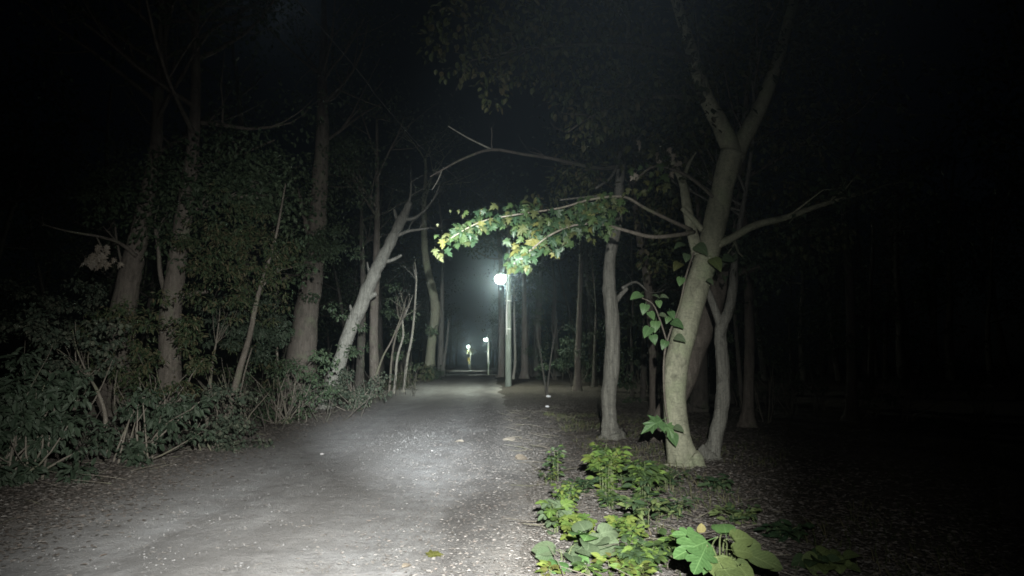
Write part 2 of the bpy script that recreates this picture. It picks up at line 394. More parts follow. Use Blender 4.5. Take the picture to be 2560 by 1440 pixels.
def grow(mb, p, d, length, r, depth, tips, sides=6, bend=.35, up=.12, kids=3):
    pts = [(p.copy(), r)]; n = 4; q = p.copy(); dd = d.normalized()
    for i in range(n):
        dd = (dd + rv(bend) * .5 + Vector((0, 0, up))).normalized(); q = q + dd * (length / n)
        pts.append((q.copy(), r * (1 - .6 * (i + 1) / n)))
    tube(mb, pts, max(3, sides), 0, cap=False)
    if depth <= 0: tips.append(q); tips.append(pts[2][0]); return
    for k in range(kids):
        i = random.randint(1, n); s = pts[i][0]
        nd = (dd * .8 + rv(.9)).normalized()
        grow(mb, s, nd, length * random.uniform(.5, .75), pts[i][1] * .65, depth - 1, tips, sides - 1, bend, up, kids)
    tips.append(q)

# ------------------------------------------------------------------ trees
def pxpts(pts, Y):
    out = []
    for q in pts:
        yy = q[3] if len(q) > 3 else Y
        out.append((at(q[0], q[1], yy), q[2] * .5 * yy / F / .99))
    return out
def trunk_line(pts, Y, flare=1.35, top=0, topr=.35, lean=.0):
    P = pxpts(pts, Y); p0, r0 = P[0]
    gz = height(p0.x, p0.y)
    d = (P[1][0] - p0).normalized() if len(P) > 1 else Vector((0, 0, 1))
    if p0.z > gz + .12:
        k = (p0.z - gz) / max(.3, d.z); b = p0 - d * k
        b.z = height(b.x, b.y)
        P = [(b - Vector((0, 0, .12)), r0 * flare * 1.12), (b + Vector((0, 0, .08)), r0 * flare)] + ([(b + (p0 - b) * .45, r0 * 1.08)] if p0.z - gz > .8 else []) + P
    else:
        b = Vector((p0.x, p0.y, gz))
        P = [(b - Vector((0, 0, .12)), r0 * flare * 1.15), (b + Vector((0, 0, .06)), r0 * flare), (b + (P[1][0] - b) * .35, r0)] + P[1:]
    if top:
        pl, rl = P[-1]; d = (P[-1][0] - P[-2][0]).normalized(); q = pl
        for i in range(3):
            d = (d + Vector((0, 0, .35)) + rv(.14)).normalized(); q = q + d * (top / 3)
            P.append((q.copy(), rl * (1 - (1 - topr) * (i + 1) / 3)))
    return P
def tree(name, label, pts, Y, m, cat='tree', group=None, top=3.0, flare=1.35, branches=(), crown=None, sides=12, rough=.07, n=5, stubs=(), masses=()):
    P = trunk_line(pts, Y, flare, top)
    base = P[0][0] + Vector((0, 0, .12))
    root = empty(name, base, label, cat, group)
    mb = MB(); tube(mb, spline(P, n), sides if sides < 12 else 22, rough, seed=base.x * 3.1, root=base.z if sides > 8 else None)
    for st in stubs:      # knots and broken stubs grown into the trunk surface
        tube(mb, spline(pxpts(st, Y), 3), 8, .12, seed=base.x)
    mb.build('trunk', m, root)
    tips = []
    for br in branches:
        bm = MB(); B = pxpts(br['pts'], br.get('Y', Y)); tube(bm, spline(B, 4), br.get('sides', 7), .05)
        for k in range(br.get('twigs', 0)):
            i = random.randint(1, len(B) - 1); d = (B[i][0] - B[i - 1][0]).normalized()
            grow(bm, B[i][0], (d + rv(.9)), br.get('tl', .8) * random.uniform(.5, 1.1), B[i][1] * .5, 1, tips if br.get('leafy') else [], 4, .5, .05, 2)
        bm.build('branch', br.get('mat', m), root)
    if crown:
        k = crown; bm = MB(); lm = MB(); ct = []
        top_i = len(P) - 1
        for j in range(k.get('limbs', 7)):
            i = random.randint(max(1, top_i - k.get('span', 3)), top_i)
            p = P[i][0] if i == top_i else P[i][0].lerp(P[i + 1][0], random.random())
            a = random.uniform(0, 6.28); d = Vector((math.cos(a), math.sin(a), random.uniform(.1, .7)))
            grow(bm, p, d, k.get('len', 2.2) * random.uniform(.7, 1.2), min(P[i][1] * .6, .06), 1, ct, 5, .4, .1, 3)
        bm.build('branch', m, root)
        crown_leaves(lm, ct + tips, k.get('per', 26), k.get('rad', .55), k.get('size', .13), wide=k.get('wide', .3))
        for x, y, rx, ry, cnt in masses:
            c = at(x, y, Y - .4); kk = max(3, cnt // 40)
            for _ in range(kk):
                d = rv(); clump(lm, c + Vector((d.x * rx * Y / F, d.y * .8, d.z * ry * Y / F)), Vector((.38, .35, .2)) * max(1, Y / 18), cnt // kk, .12 * max(1, Y / 26), True, .27, .5)
        tag(lm.build('crown', k.get('mat', L_CROWN), root, smooth=False), kind='stuff')
    elif tips:
        lm = MB(); crown_leaves(lm, tips, 16, .3, .11)
        tag(lm.build('crown', L_CROWN, root, smooth=False), kind='stuff')
    return root

# --- the big leaning tree on the right verge
YB = 9.2
big = tree('leaning_tree', 'pale smooth-barked tree leaning over weeds, wrapped by heart-leaved vine, forked high up',
    [(1712, 1172, 62), (1698, 1100, 60), (1688, 1010, 57), (1690, 920, 58), (1712, 830, 60), (1740, 730, 60), (1768, 640, 58, 9.1), (1792, 540, 57, 9.0), (1812, 450, 56, 8.9), (1832, 380, 62, 8.85)],
    YB, B_PALE, top=0, flare=1.15, sides=18, rough=.05, n=6,
    branches=[
        dict(pts=[(1838, 395, 52, 8.85), (1800, 310, 44, 8.8), (1768, 250, 38, 8.7), (1735, 150, 32, 8.5), (1690, 0, 26, 8.2), (1640, -160, 18, 8)], sides=12),
        dict(pts=[(1834, 395, 50, 8.85), (1868, 330, 42, 8.9), (1905, 260, 36, 8.9), (1945, 150, 30, 8.9), (1990, -20, 22, 9)], sides=12),
        dict(pts=[(1790, 615, 22, 9.0), (1830, 595, 21, 8.95), (1890, 562, 19, 8.9), (1960, 545, 16, 8.9), (2060, 510, 13, 8.9), (2190, 472, 8, 9)], twigs=5, tl=.6, leafy=True),
        dict(pts=[(1745, 635, 34, 9.0), (1728, 570, 28, 9), (1716, 510, 25, 9), (1706, 455, 20, 9), (1680, 400, 13, 8.9)], sides=9),
        dict(pts=[(1755, 575, 16, 8.95), (1730, 545, 14, 8.9), (1705, 520, 12, 8.9)]),
        dict(pts=[(1706, 455, 14, 9), (1722, 410, 9, 9), (1740, 380, 6, 9)]),
        dict(mat=B_TWIG, pts=[(1735, 580, 11, 8.9), (1690, 588, 11, 8.6), (1630, 592, 10, 8.3), (1570, 578, 9, 8.0), (1520, 565, 8, 7.8), (1450, 560, 6, 7.6), (1380, 585, 5, 7.4), (1320, 630, 4, 7.3), (1285, 660, 3, 7.2)]),
        dict(mat=B_TWIG, pts=[(1728, 575, 11, 8.9), (1670, 548, 9, 8.5), (1612, 520, 8, 8.2), (1560, 492, 7, 8.0), (1480, 498, 6, 7.8), (1400, 520, 5, 7.6), (1300, 535, 4, 7.4), (1200, 555, 4, 7.3), (1120, 600, 3, 7.2)]),
        dict(mat=B_TWIG, pts=[(1790, 500, 9, 8.9), (1720, 440, 8, 8.7), (1640, 415, 7, 8.4), (1590, 450, 5, 8.2)]),
        dict(mat=B_DARK, pts=[(1735, 150, 20, 8.5), (1620, 120, 14, 8.0), (1480, 110, 10, 7.5), (1330, 120, 7, 7.0), (1180, 150, 4, 6.7)], twigs=8, tl=.7),
        dict(mat=B_DARK, pts=[(1768, 250, 18, 8.7), (1690, 240, 12, 8.3), (1580, 250, 9, 8.0), (1480, 290, 6, 7.7), (1420, 330, 4, 7.5)], twigs=5, tl=.5),
    ])
# the lit spray of maple leaves
def spray(parent, line, n, spread, size, mats, shape='MAPLE', hang=.8):
    P = [(at(x, y, Y), 1) for x, y, Y in line]; S = spline(P, 10)
    for _ in range(n):
        p = random.choice(S)[0] + Vector((random.gauss(0, spread), random.gauss(0, spread * 1.6), random.gauss(-.25 * spread, spread * .75)))
        tip = Vector((random.gauss(-.25, .6), random.gauss(-.2, .5), -hang + random.gauss(0, .35)))
        nr = Vector((random.gauss(0, .5), -.75, random.uniform(.1, 1.2)))
        put_leaf(parent, p, tip, nr, size * random.uniform(.6, 1.2), shape, random.choice(mats))
GM = [L_GREEN] * 6 + [L_DEEP] * 6 + [L_OLIVE] * 2 + [L_YEL]
YM = [L_YEL] + [L_OLIVE] * 4 + [L_GREEN] * 4
def spray_small(mb, line, n, spread, size):
    S = spline([(at(x, y, Y), 1) for x, y, Y in line], 10); v0 = [(x, y) for x, y in MAPLE]; full = v0 + [(-x, y) for x, y in reversed(v0[1:-1])]
    for _ in range(n):
        p = random.choice(S)[0] + Vector((random.gauss(0, spread), random.gauss(.12, spread * 1.4), random.gauss(-.2 * spread, spread * .8)))
        mt = orient(p, Vector((random.gauss(-.2, .6), random.gauss(-.2, .5), -.8 + random.gauss(0, .4))), Vector((random.gauss(0, .5), -.75, random.uniform(.1, 1.2))), size * random.uniform(.6, 1.15))
        vs = [mt @ Vector((0, .32, .0))] + [mt @ Vector((x, y, -.35 * (x * x + (y - .3) ** 2))) for x, y in full]; k = len(full)
        mb.add(vs, [(0, 1 + i, 1 + (i + 1) % k) for i in range(k)])
sl = MB()
spray_small(sl, [(1130, 590, 7.3), (1180, 560, 7.35), (1240, 535, 7.4), (1330, 522, 7.5)], 120, .08, .1)
spray_small(sl, [(1320, 555, 7.5), (1390, 555, 7.6), (1440, 540, 7.7), (1510, 535, 7.8)], 190, .1, .105)
spray_small(sl, [(1295, 655, 7.25), (1320, 615, 7.35), (1360, 600, 7.45)], 60, .06, .1)
spray_small(sl, [(1440, 512, 7.8), (1500, 502, 7.9), (1550, 490, 8.05)], 50, .06, .1)
tag(sl.build('small_leaves', L_SPRAY, big, smooth=False), kind='stuff')
spray(big, [(1130, 590, 7.25), (1180, 560, 7.3), (1240, 535, 7.35), (1300, 530, 7.4)], 34, .085, 0.099, GM)
spray(big, [(1215, 545, 7.3), (1290, 520, 7.4), (1340, 520, 7.45)], 26, .075, 0.104, GM + YM)
spray(big, [(1320, 560, 7.4), (1390, 560, 7.5), (1440, 545, 7.6), (1500, 545, 7.7)], 78, .105, 0.104, GM)
spray(big, [(1440, 515, 7.7), (1500, 505, 7.85), (1550, 492, 8)], 24, .06, 0.096, YM)
spray(big, [(1310, 600, 7.3), (1340, 610, 7.35), (1365, 600, 7.4)], 22, .08, 0.104, [L_DEEP] * 3 + [L_GREEN] * 2 + [L_YEL])
spray(big, [(1292, 662, 7.2), (1306, 645, 7.22), (1325, 628, 7.3)], 20, .042, 0.092, [L_DEEP] * 2 + [L_GREEN] * 2 + [L_OLIVE, L_YEL])
spray(big, [(1100, 600, 7.2), (1115, 590, 7.2), (1135, 585, 7.2)], 9, .045, 0.089, YM)
spray(big, [(1400, 600, 7.5), (1425, 595, 7.5)], 5, .06, 0.096, GM)
spray(big, [(1475, 590, 7.7), (1490, 585, 7.7)], 4, .05, 0.089, YM)
spray(big, [(1520, 590, 7.8), (1530, 575, 7.8)], 3, .03, 0.089, YM)
spray(big, [(1545, 505, 8), (1552, 520, 8)], 5, .04, 0.096, YM)
spray(big, [(1590, 470, 8.2), (1625, 450, 8.3), (1670, 430, 8.4)], 18, .09, 0.111, YM)
spray(big, [(1590, 430, 8.3), (1660, 400, 8.4), (1710, 430, 8.5)], 12, .12, 0.104, [L_OLIVE, L_DRY, L_GREEN])
spray(big, [(1095, 625, 7.2), (1100, 640, 7.2)], 4, .03, 0.074, [L_OLIVE])
spray(big, [(1085, 560, 7.2), (1130, 520, 7.25), (1170, 505, 7.3)], 4, .08, 0.040, [L_OLIVE])
spray(big, [(1600, 340, 8.2), (1640, 380, 8.3), (1700, 350, 8.4)], 14, .16, 0.111, [L_DRY, L_OLIVE])
# dim leaves high in the crown
lm = MB()
for x, y, Y, rx, ry, n in [(1130, 110, 6.7, 90, 50, 70), (1230, 190, 6.8, 60, 40, 45), (1330, 120, 7, 120, 70, 110), (1450, 210, 7.5, 110, 60, 90), (1520, 90, 7.6, 140, 70, 120),
                           (1560, 260, 7.8, 110, 60, 120), (1480, 300, 7.6, 60, 40, 50), (1660, 190, 8.2, 130, 80, 120), (1640, 40, 8, 160, 80, 120), (1420, 20, 7.2, 160, 60, 110),
                           (1860, 120, 8.6, 160, 110, 160), (1700, 330, 8.5, 90, 60, 70), (1980, 330, 9.2, 140, 90, 120), (2080, 180, 9.2, 170, 110, 130), (1240, 30, 6.6, 140, 50, 80),
                           (2050, 470, 9.2, 130, 40, 70), (2000, 600, 9.4, 120, 50, 60)]:
    c = at(x, y, Y); clump(lm, c, Vector((rx * Y / F, .9, ry * Y / F)), int(n * 2.6), .08, True, .34, .7)
tag(lm.build('crown', L_MAPCROWN, big, smooth=False), kind='stuff')

# vine on the leaning trunk
vb = empty('climbing_vine', gnd(1690, 1150), 'climbing vine with large heart-shaped leaves on the leaning pale trunk', 'vine')
vm = MB(); tube(vm, spline(pxpts([(1678, 1100, 5, 8.95), (1662, 1000, 5, 8.9), (1660, 900, 5, 8.9), (1672, 840, 5, 8.9), (1700, 760, 5, 8.85), (1715, 690, 5, 8.8), (1735, 630, 5, 8.75)], 8.9), 4), 5, 0)
tube(vm, spline(pxpts([(1666, 850, 4, 8.9), (1650, 800, 4, 8.85), (1632, 760, 3, 8.8), (1605, 745, 3, 8.75)], 8.9), 4), 5, 0)
vm.build('stem', B_TWIG, vb)
for x, y, sz, tx, tz, m in [(1712, 622, .2, -.9, -.25, L_VINEDARK), (1742, 628, .23, .5, -.5, L_VINEDARK), (1700, 668, .18, -.5, -.5, L_OLIVE), (1782, 662, .24, .35, -.6, L_KUDZUO),
                            (1808, 655, .19, .9, -.4, L_VINEDARK), (1704, 704, .15, -.3, -.8, L_HEART), (1770, 706, .12, .5, -.5, L_WEED2), (1718, 645, .15, -.2, -.7, L_VINEDARK),
                            (1602, 748, .2, -.9, -.4, L_HEART), (1632, 745, .12, .6, -.2, L_WEED2), (1652, 748, .12, .8, -.1, L_WEED2), (1646, 760, .12, .1, -.9, L_HEART), (1614, 772, .17, -.3, -.8, L_HEART),
                            (1624, 790, .15, .4, -.8, L_HEART), (1650, 794, .13, .9, -.3, L_WEED2), (1676, 788, .14, .2, -.6, L_HEART), (1640, 815, .18, -.2, -.9, L_HEART), (1682, 816, .2, .7, -.4, L_HEART),
                            (1626, 832, .2, -.6, -.8, L_HEART), (1632, 848, .15, .2, -1, L_HEART), (1664, 862, .15, -.4, -.8, L_HEART), (1690, 852, .17, .6, -.3, L_WEED2), (1672, 800, .12, -.3, -.6, L_HEART)]:
    put_leaf(vb, at(x, y, 8.72 + random.uniform(-.05, .05)) + Vector((0, 0, sz * .35)), Vector((tx, -.35, tz)), Vector((.1 * tx, -.8, .75)) + rv(.25), sz * .85, 'HEART', m, random.choice((.3, .6)))
for x, y, sz, tx, tz, m in [(1655, 1050, .3, -.9, -.35, L_HEART), (1668, 1060, .2, .3, -.9, L_HEART), (1688, 1066, .13, .8, -.4, L_WEED2), (1680, 1085, .16, .3, -.9, L_HEART)]:
    put_leaf(vb, at(x, y, 8.75), Vector((tx, -.35, tz)), Vector((0, -.7, .8)), sz, 'MAPLE' if sz > .18 else 'HEART', m, .45)

# --- neighbours of the leaning tree
tree('slender_tree', 'slender grey furrowed tree with a stub branch, standing between lamp post and leaning tree',
    [(1528, 1098, 42), (1523, 1050, 37), (1522, 990, 36), (1530, 900, 37), (1531, 800, 36), (1523, 720, 33), (1526, 640, 28), (1540, 570, 27), (1546, 500, 25), (1554, 400, 22), (1566, 300, 19), (1572, 200, 15), (1570, 60, 11)],
    12.4, B_GREY, top=2, flare=1.3, sides=16, rough=.07, n=6,
    stubs=[[(1538, 755, 15), (1552, 738, 12), (1568, 720, 10)]],
    branches=[dict(mat=B_DARK, pts=[(1552, 415, 13, 12.3), (1500, 420, 11, 12), (1440, 410, 10, 11.6), (1380, 396, 9, 11.2), (1310, 386, 8, 10.8), (1230, 374, 8, 10.4), (1160, 396, 6, 10), (1105, 425, 5, 9.8), (1075, 442, 3, 9.6)], twigs=4, tl=.5),
              dict(pts=[(1230, 374, 5, 10.4), (1170, 345, 4, 10.3), (1120, 315, 3, 10.2)]),
              dict(pts=[(1105, 425, 3, 9.8), (1095, 450, 3, 9.8), (1080, 475, 2, 9.8)]),
              dict(pts=[(1556, 380, 9, 12.3), (1530, 440, 7, 12), (1490, 470, 6, 11.6)]),
              dict(pts=[(1546, 500, 9, 12.3), (1500, 490, 6, 12), (1400, 500, 4, 11.6)]),
              dict(pts=[(1556, 720, 8, 12.3), (1590, 705, 6, 12.6), (1620, 730, 4, 12.8)], twigs=2, tl=.4)],
    crown=dict(limbs=7, len=2, mat=L_MAPCROWN, size=.1, per=26), masses=[(1480, 340, 90, 50, 330), (1620, 560, 60, 60, 160), (1640, 660, 50, 50, 120), (1440, 450, 90, 40, 200)])
tree('crooked_tree', 'thick crooked trunk sloping up behind the leaning pale tree',
    [(1652, 1085, 52), (1668, 1030, 54), (1712, 945, 56), (1740, 870, 56), (1768, 795, 56), (1800, 720, 54), (1822, 680, 42), (1840, 600, 26), (1850, 500, 20)],
    12.0, B_BROWN, top=3, flare=1.2, sides=14, n=5,
    branches=[dict(pts=[(1815, 690, 22, 12), (1850, 680, 20, 12), (1910, 662, 17, 12), (1960, 640, 12, 12), (2020, 608, 8, 12)], twigs=4, tl=.6, leafy=True),
              dict(pts=[(1800, 725, 22, 12), (1770, 660, 15, 12.2), (1750, 560, 12, 12.3), (1740, 470, 9, 12.3)])],
    crown=dict(limbs=8, len=2.2, mat=L_CROWN), masses=[(1930, 590, 110, 60, 350), (2020, 640, 90, 50, 220), (1900, 480, 110, 60, 260), (1870, 640, 50, 40, 150)])
tree('forked_tree', 'thin pale tree with a low fork just beyond the leaning tree',
    [(1778, 1156, 38), (1790, 1090, 36), (1806, 1010, 34), (1808, 930, 31), (1802, 860, 29), (1804, 815, 31), (1822, 775, 25), (1832, 720, 22), (1838, 640, 17), (1850, 560, 13)],
    9.8, B_GREY, top=2.5, flare=1.25, sides=14, n=5,
    branches=[dict(pts=[(1804, 822, 23), (1786, 770, 19), (1768, 722, 16), (1752, 670, 13), (1740, 600, 9)], sides=9)],
    crown=dict(limbs=6, len=1.8, mat=L_MAPCROWN, size=.12))

# --- left side, from near to far
tree('leaning_tree', 'broken-topped trunk leaning toward the track out of low brush, knobbed on one side',
    [(836, 945, 36), (852, 895, 35), (874, 830, 34), (902, 765, 33), (922, 718, 32), (944, 668, 30), (972, 615, 28), (996, 565, 26), (1014, 530, 20), (1024, 505, 14)],
    21, B_GREY, top=0, flare=1.25, sides=14, rough=.11, n=6,
    stubs=[[(918, 745, 20), (930, 738, 15), (941, 733, 10)], [(930, 700, 10), (921, 672, 6), (918, 655, 3)], [(1000, 560, 14), (990, 540, 9), (985, 522, 6)], [(885, 790, 14), (878, 772, 8), (875, 762, 4)]],
    branches=[dict(pts=[(956, 655, 11), (980, 650, 9), (1000, 640, 7), (1004, 637, 5)]), dict(pts=[(992, 590, 9), (1020, 578, 8), (1048, 574, 6), (1072, 570, 4)], twigs=3, tl=.6),
              dict(pts=[(1012, 548, 10), (1036, 545, 8), (1062, 525, 6), (1085, 495, 4), (1100, 460, 3)], twigs=4, tl=.9), dict(pts=[(1018, 520, 8), (1026, 490, 6), (1028, 455, 4)], twigs=3, tl=.8)])
tree('forest_tree', 'stout straight trunk rising behind the leaning broken-topped tree, limb crossing in front',
    [(752, 920, 74), (758, 850, 64), (768, 770, 58), (780, 690, 52), (790, 600, 46), (796, 520, 42), (800, 440, 38), (806, 340, 32)],
    22, B_BROWN, top=5, flare=1.35, sides=14, branches=[dict(pts=[(676, 716, 7, 21), (705, 700, 9, 21.2), (740, 686, 10, 21.5), (785, 668, 14, 21.9)], twigs=3, tl=.8, leafy=True),
        dict(pts=[(782, 620, 22), (768, 570, 16), (756, 520, 11), (748, 480, 8)], twigs=4, tl=1, leafy=True)], crown=dict(limbs=10, len=3.2, per=30, rad=.7, span=4), masses=[(700, 470, 80, 60, 280), (860, 460, 90, 70, 320), (760, 370, 120, 70, 320), (930, 390, 80, 60, 240), (640, 380, 90, 60, 200), (850, 560, 50, 50, 140)])
tree('forest_tree', 'tree trunk half hidden by leafy shrub, nearest thick trunk beside the shaded thicket',
    [(424, 1010, 60), (426, 900, 54), (428, 780, 50), (438, 690, 46), (450, 600, 43), (462, 530, 40), (474, 440, 36), (484, 350, 30)],
    14.5, B_BROWN, top=4, flare=1.3, sides=14, branches=[dict(pts=[(436, 745, 16), (480, 735, 13), (520, 728, 9)]), dict(pts=[(412, 735, 12), (400, 680, 11), (396, 620, 10), (388, 575, 7)], twigs=3, tl=.6, leafy=True),
        dict(pts=[(462, 540, 14), (500, 520, 11), (560, 500, 8), (620, 490, 5)], twigs=8, tl=1.0, leafy=True)], crown=dict(limbs=12, len=2.8, per=34, rad=.6, span=4), masses=[(560, 440, 110, 60, 500), (520, 520, 100, 40, 350), (600, 380, 90, 50, 260), (440, 420, 90, 50, 300), (640, 500, 60, 40, 200), (420, 620, 30, 40, 120)])
tree('forest_tree', 'bent trunk at the dark left edge with withered leaves caught on its side branch',
    [(300, 880, 66), (306, 790, 62), (324, 690, 55), (343, 610, 46), (358, 545, 41), (374, 460, 36), (390, 370, 30)],
    15.5, B_BROWN, top=4, flare=1.3, sides=14, branches=[dict(pts=[(340, 640, 11, 15.2), (300, 608, 9, 14.8), (250, 592, 7, 14.2), (170, 578, 5, 13.8), (110, 562, 3, 13.5)], twigs=4, tl=.6),
        dict(pts=[(318, 720, 8), (304, 660, 7), (292, 600, 5), (288, 560, 3)])], crown=dict(limbs=12, len=2.8, per=30, rad=.6, span=4), masses=[(330, 440, 110, 60, 420), (260, 520, 80, 40, 220), (400, 500, 60, 50, 250), (220, 420, 90, 60, 200)])
tree('pole_tree', 'thin bare trunk leaning out of the thicket toward the stout straight tree',
    [(572, 1025, 19), (588, 965, 17), (606, 900, 15), (624, 840, 13), (640, 760, 11), (658, 695, 10), (676, 640, 8)], 13.5, B_BROWN, top=1.5, flare=1.2, sides=10,
    stubs=[[(580, 990, 6), (572, 975, 4), (566, 968, 2)]], branches=[dict(pts=[(598, 1000, 5), (612, 930, 4), (630, 870, 3)]), dict(pts=[(650, 720, 6), (690, 680, 4), (700, 640, 3)], leafy=True, twigs=3)])
tree('forest_tree', 'pale straight trunk just right of the leaning broken-topped tree foot', [(936, 925, 25), (934, 850, 22), (936, 770, 21), (940, 690, 18), (942, 600, 15)], 27, B_BROWN, top=5, sides=10, crown=dict(limbs=7, len=2.4))
tree('forest_tree', 'short dim trunk between the leaning broken-topped tree and its pale straight neighbour', [(900, 925, 21), (903, 850, 19), (906, 770, 17), (908, 690, 14)], 30, B_DARK, top=5, sides=10, crown=dict(limbs=7, len=2.4))
tree('bent_tree', 'pale green kinked trunk at the track edge lit by the street lamp',
    [(1072, 945, 28), (1076, 890, 24), (1082, 830, 22), (1089, 780, 23), (1082, 730, 21), (1070, 680, 19), (1062, 620, 17), (1060, 540, 14)], 44, B_PALE, top=4, sides=12, rough=.08, crown=dict(limbs=8, len=3, per=24, rad=.8, size=.2), masses=[(1150, 560, 60, 50, 300), (1215, 600, 50, 40, 260), (1120, 470, 90, 60, 260), (1230, 500, 60, 60, 200)])
tree('twin_tree', 'pair of close grey trunks beside the kinked pale green trunk', [(1100, 942, 17), (1102, 880, 15), (1104, 810, 13), (1105, 740, 11), (1106, 660, 9)], 50, B_GREY, top=5, sides=10, crown=dict(limbs=7, len=3, per=24, rad=.8, size=.2),
    branches=[dict(pts=[(1108, 940, 9), (1112, 890, 8), (1118, 850, 6), (1122, 800, 5)])])
def sapling(label, pts, Y, m=B_LIGHT, twigs=3, leafy=False, name='sapling'):
    P = pxpts(pts, Y)
    return tree(name, label, pts, Y, m, cat='sapling', top=.8, flare=1.1, sides=6, rough=.05, n=3,
                branches=[dict(pts=[pts[-2], pts[-1]], twigs=twigs, tl=1.0, leafy=leafy)])
sapling('tall pale sapling stem nearest the kinked pale green trunk', [(1011, 958, 8), (1018, 900, 7), (1030, 840, 6), (1037, 770, 5), (1041, 700, 4)], 30)
sapling('curved pale sapling stem, second from the kinked pale green trunk', [(988, 952, 7), (994, 890, 6), (1008, 840, 5), (1006, 800, 5), (1016, 780, 3)], 29)
sapling('thin sapling stem forking low between pale straight trunk and curved saplings', [(975, 955, 6), (980, 890, 5), (992, 830, 4), (1010, 790, 3)], 28, B_TWIG, 5)
sapling('slanting twiggy sapling right of the pale straight trunk', [(942, 935, 6), (958, 890, 5), (980, 850, 4), (1000, 800, 3)], 26, B_TWIG, 5)
sapling('tall thin sapling in front of the stout straight trunk', [(694, 960, 8), (692, 860, 7), (690, 760, 6), (688, 640, 5), (682, 540, 4)], 19, B_TWIG, 6, True)
sapling('forked young sapling among brush below the thin leaning trunk', [(524, 975, 10), (528, 930, 8), (534, 890, 6), (540, 860, 4)], 14, B_TWIG, 5)
sapling('bare twiggy sapling in the dark gap of the thicket', [(265, 1075, 12), (262, 1030, 10), (245, 980, 8), (225, 945, 5)], 10.5, B_TWIG, 6)
sapling('bare upright sapling beside the dark gap of the thicket', [(180, 1080, 8), (190, 1010, 7), (200, 960, 6), (195, 930, 4)], 10.8, B_TWIG, 5)
sapling('white-stemmed sapling standing close behind the lamp post', [(1283, 962, 7), (1288, 900, 7), (1286, 820, 6), (1285, 745, 5)], 41, B_LIGHT, 4, True)
sapling('small V-shaped sapling in the wood between lamp post and slender tree', [(1366, 985, 5), (1372, 940, 4), (1378, 890, 4), (1384, 850, 3)], 27, B_DARK, 3)
sapling('bare sapling leaning away, seen left of the V-shaped sapling', [(1364, 975, 5), (1358, 930, 4), (1352, 890, 3), (1345, 850, 2)], 28, B_DARK, 3)

# right-hand wood
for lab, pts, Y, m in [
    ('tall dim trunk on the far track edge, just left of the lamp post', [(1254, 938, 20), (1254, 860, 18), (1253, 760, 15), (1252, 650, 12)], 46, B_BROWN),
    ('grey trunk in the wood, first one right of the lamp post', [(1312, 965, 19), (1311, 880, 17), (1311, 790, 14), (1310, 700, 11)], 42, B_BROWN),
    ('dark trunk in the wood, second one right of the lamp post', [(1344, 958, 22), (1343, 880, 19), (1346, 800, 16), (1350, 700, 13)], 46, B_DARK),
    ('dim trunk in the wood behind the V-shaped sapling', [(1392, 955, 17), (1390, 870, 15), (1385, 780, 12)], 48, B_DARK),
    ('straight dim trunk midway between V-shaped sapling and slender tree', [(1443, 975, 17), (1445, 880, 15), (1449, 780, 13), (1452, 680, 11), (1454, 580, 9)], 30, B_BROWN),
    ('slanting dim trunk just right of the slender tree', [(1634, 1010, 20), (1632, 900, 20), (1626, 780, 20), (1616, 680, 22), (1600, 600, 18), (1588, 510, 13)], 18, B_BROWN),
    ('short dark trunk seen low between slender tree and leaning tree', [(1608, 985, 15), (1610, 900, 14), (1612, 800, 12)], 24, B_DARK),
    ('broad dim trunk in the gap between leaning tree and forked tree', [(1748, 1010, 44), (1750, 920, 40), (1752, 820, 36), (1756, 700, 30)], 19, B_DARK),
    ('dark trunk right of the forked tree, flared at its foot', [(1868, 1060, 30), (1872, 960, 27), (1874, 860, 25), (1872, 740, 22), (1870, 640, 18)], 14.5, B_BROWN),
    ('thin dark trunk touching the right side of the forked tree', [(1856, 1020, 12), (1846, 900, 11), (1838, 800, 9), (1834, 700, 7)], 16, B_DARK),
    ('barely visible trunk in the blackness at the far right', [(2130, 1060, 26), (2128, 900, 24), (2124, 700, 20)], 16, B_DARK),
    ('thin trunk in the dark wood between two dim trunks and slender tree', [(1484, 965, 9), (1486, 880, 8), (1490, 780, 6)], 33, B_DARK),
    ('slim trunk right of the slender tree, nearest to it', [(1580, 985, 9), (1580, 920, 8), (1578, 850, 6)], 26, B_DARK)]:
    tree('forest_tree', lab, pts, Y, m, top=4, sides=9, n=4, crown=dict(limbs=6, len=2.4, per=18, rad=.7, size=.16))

# background wood: two prototypes copied
def proto(seed, h, r):
    random.seed(seed); P = [(Vector((0, 0, -.2)), r * 1.5), (Vector((0, 0, .15)), r * 1.25)]; q = Vector((0, 0, .15)); d = Vector((0, 0, 1))
    for i in range(6):
        d = (d + rv(.12) + Vector((0, 0, .25))).normalized(); q = q + d * (h / 6); P.append((q.copy(), r * (1 - .8 * (i + 1) / 6)))
    t = MB(); tube(t, spline(P, 2), 8, .06); bm = MB(); lm = MB(); tips = []
    for j in range(12):
        i = random.randint(3, 7); a = random.uniform(0, 6.28)
        grow(bm, P[i][0], Vector((math.cos(a), math.sin(a), random.uniform(0, .6))), random.uniform(1.6, 3), .05, 1, tips, 4, .4, .08, 3)
    crown_leaves(lm, tips, 16, .8, .2)
    return t.mesh('trunk', B_DARK), bm.mesh('branch', B_DARK), lm.mesh('crown', L_CROWN, smooth=False)
PR = [proto(s, h, r) for s, h, r in ((5, 11, .2), (6, 13, .26), (7, 9.5, .15))]
random.seed(42)
MARKS = [(-900, 'left border'), (330, 'bent edge trunk'), (445, 'nearest thick trunk'), (620, 'thin leaning trunk'), (785, 'stout straight trunk'), (940, 'broken-topped tree'), (1080, 'kinked pale trunk'),
         (1271, 'lamp post'), (1372, 'V-shaped sapling'), (1530, 'slender grey tree'), (1700, 'vine-wrapped leaning tree'), (1805, 'forked tree'), (1872, 'flared dark trunk'), (2130, 'last visible trunk'), (9999, 'right border')]
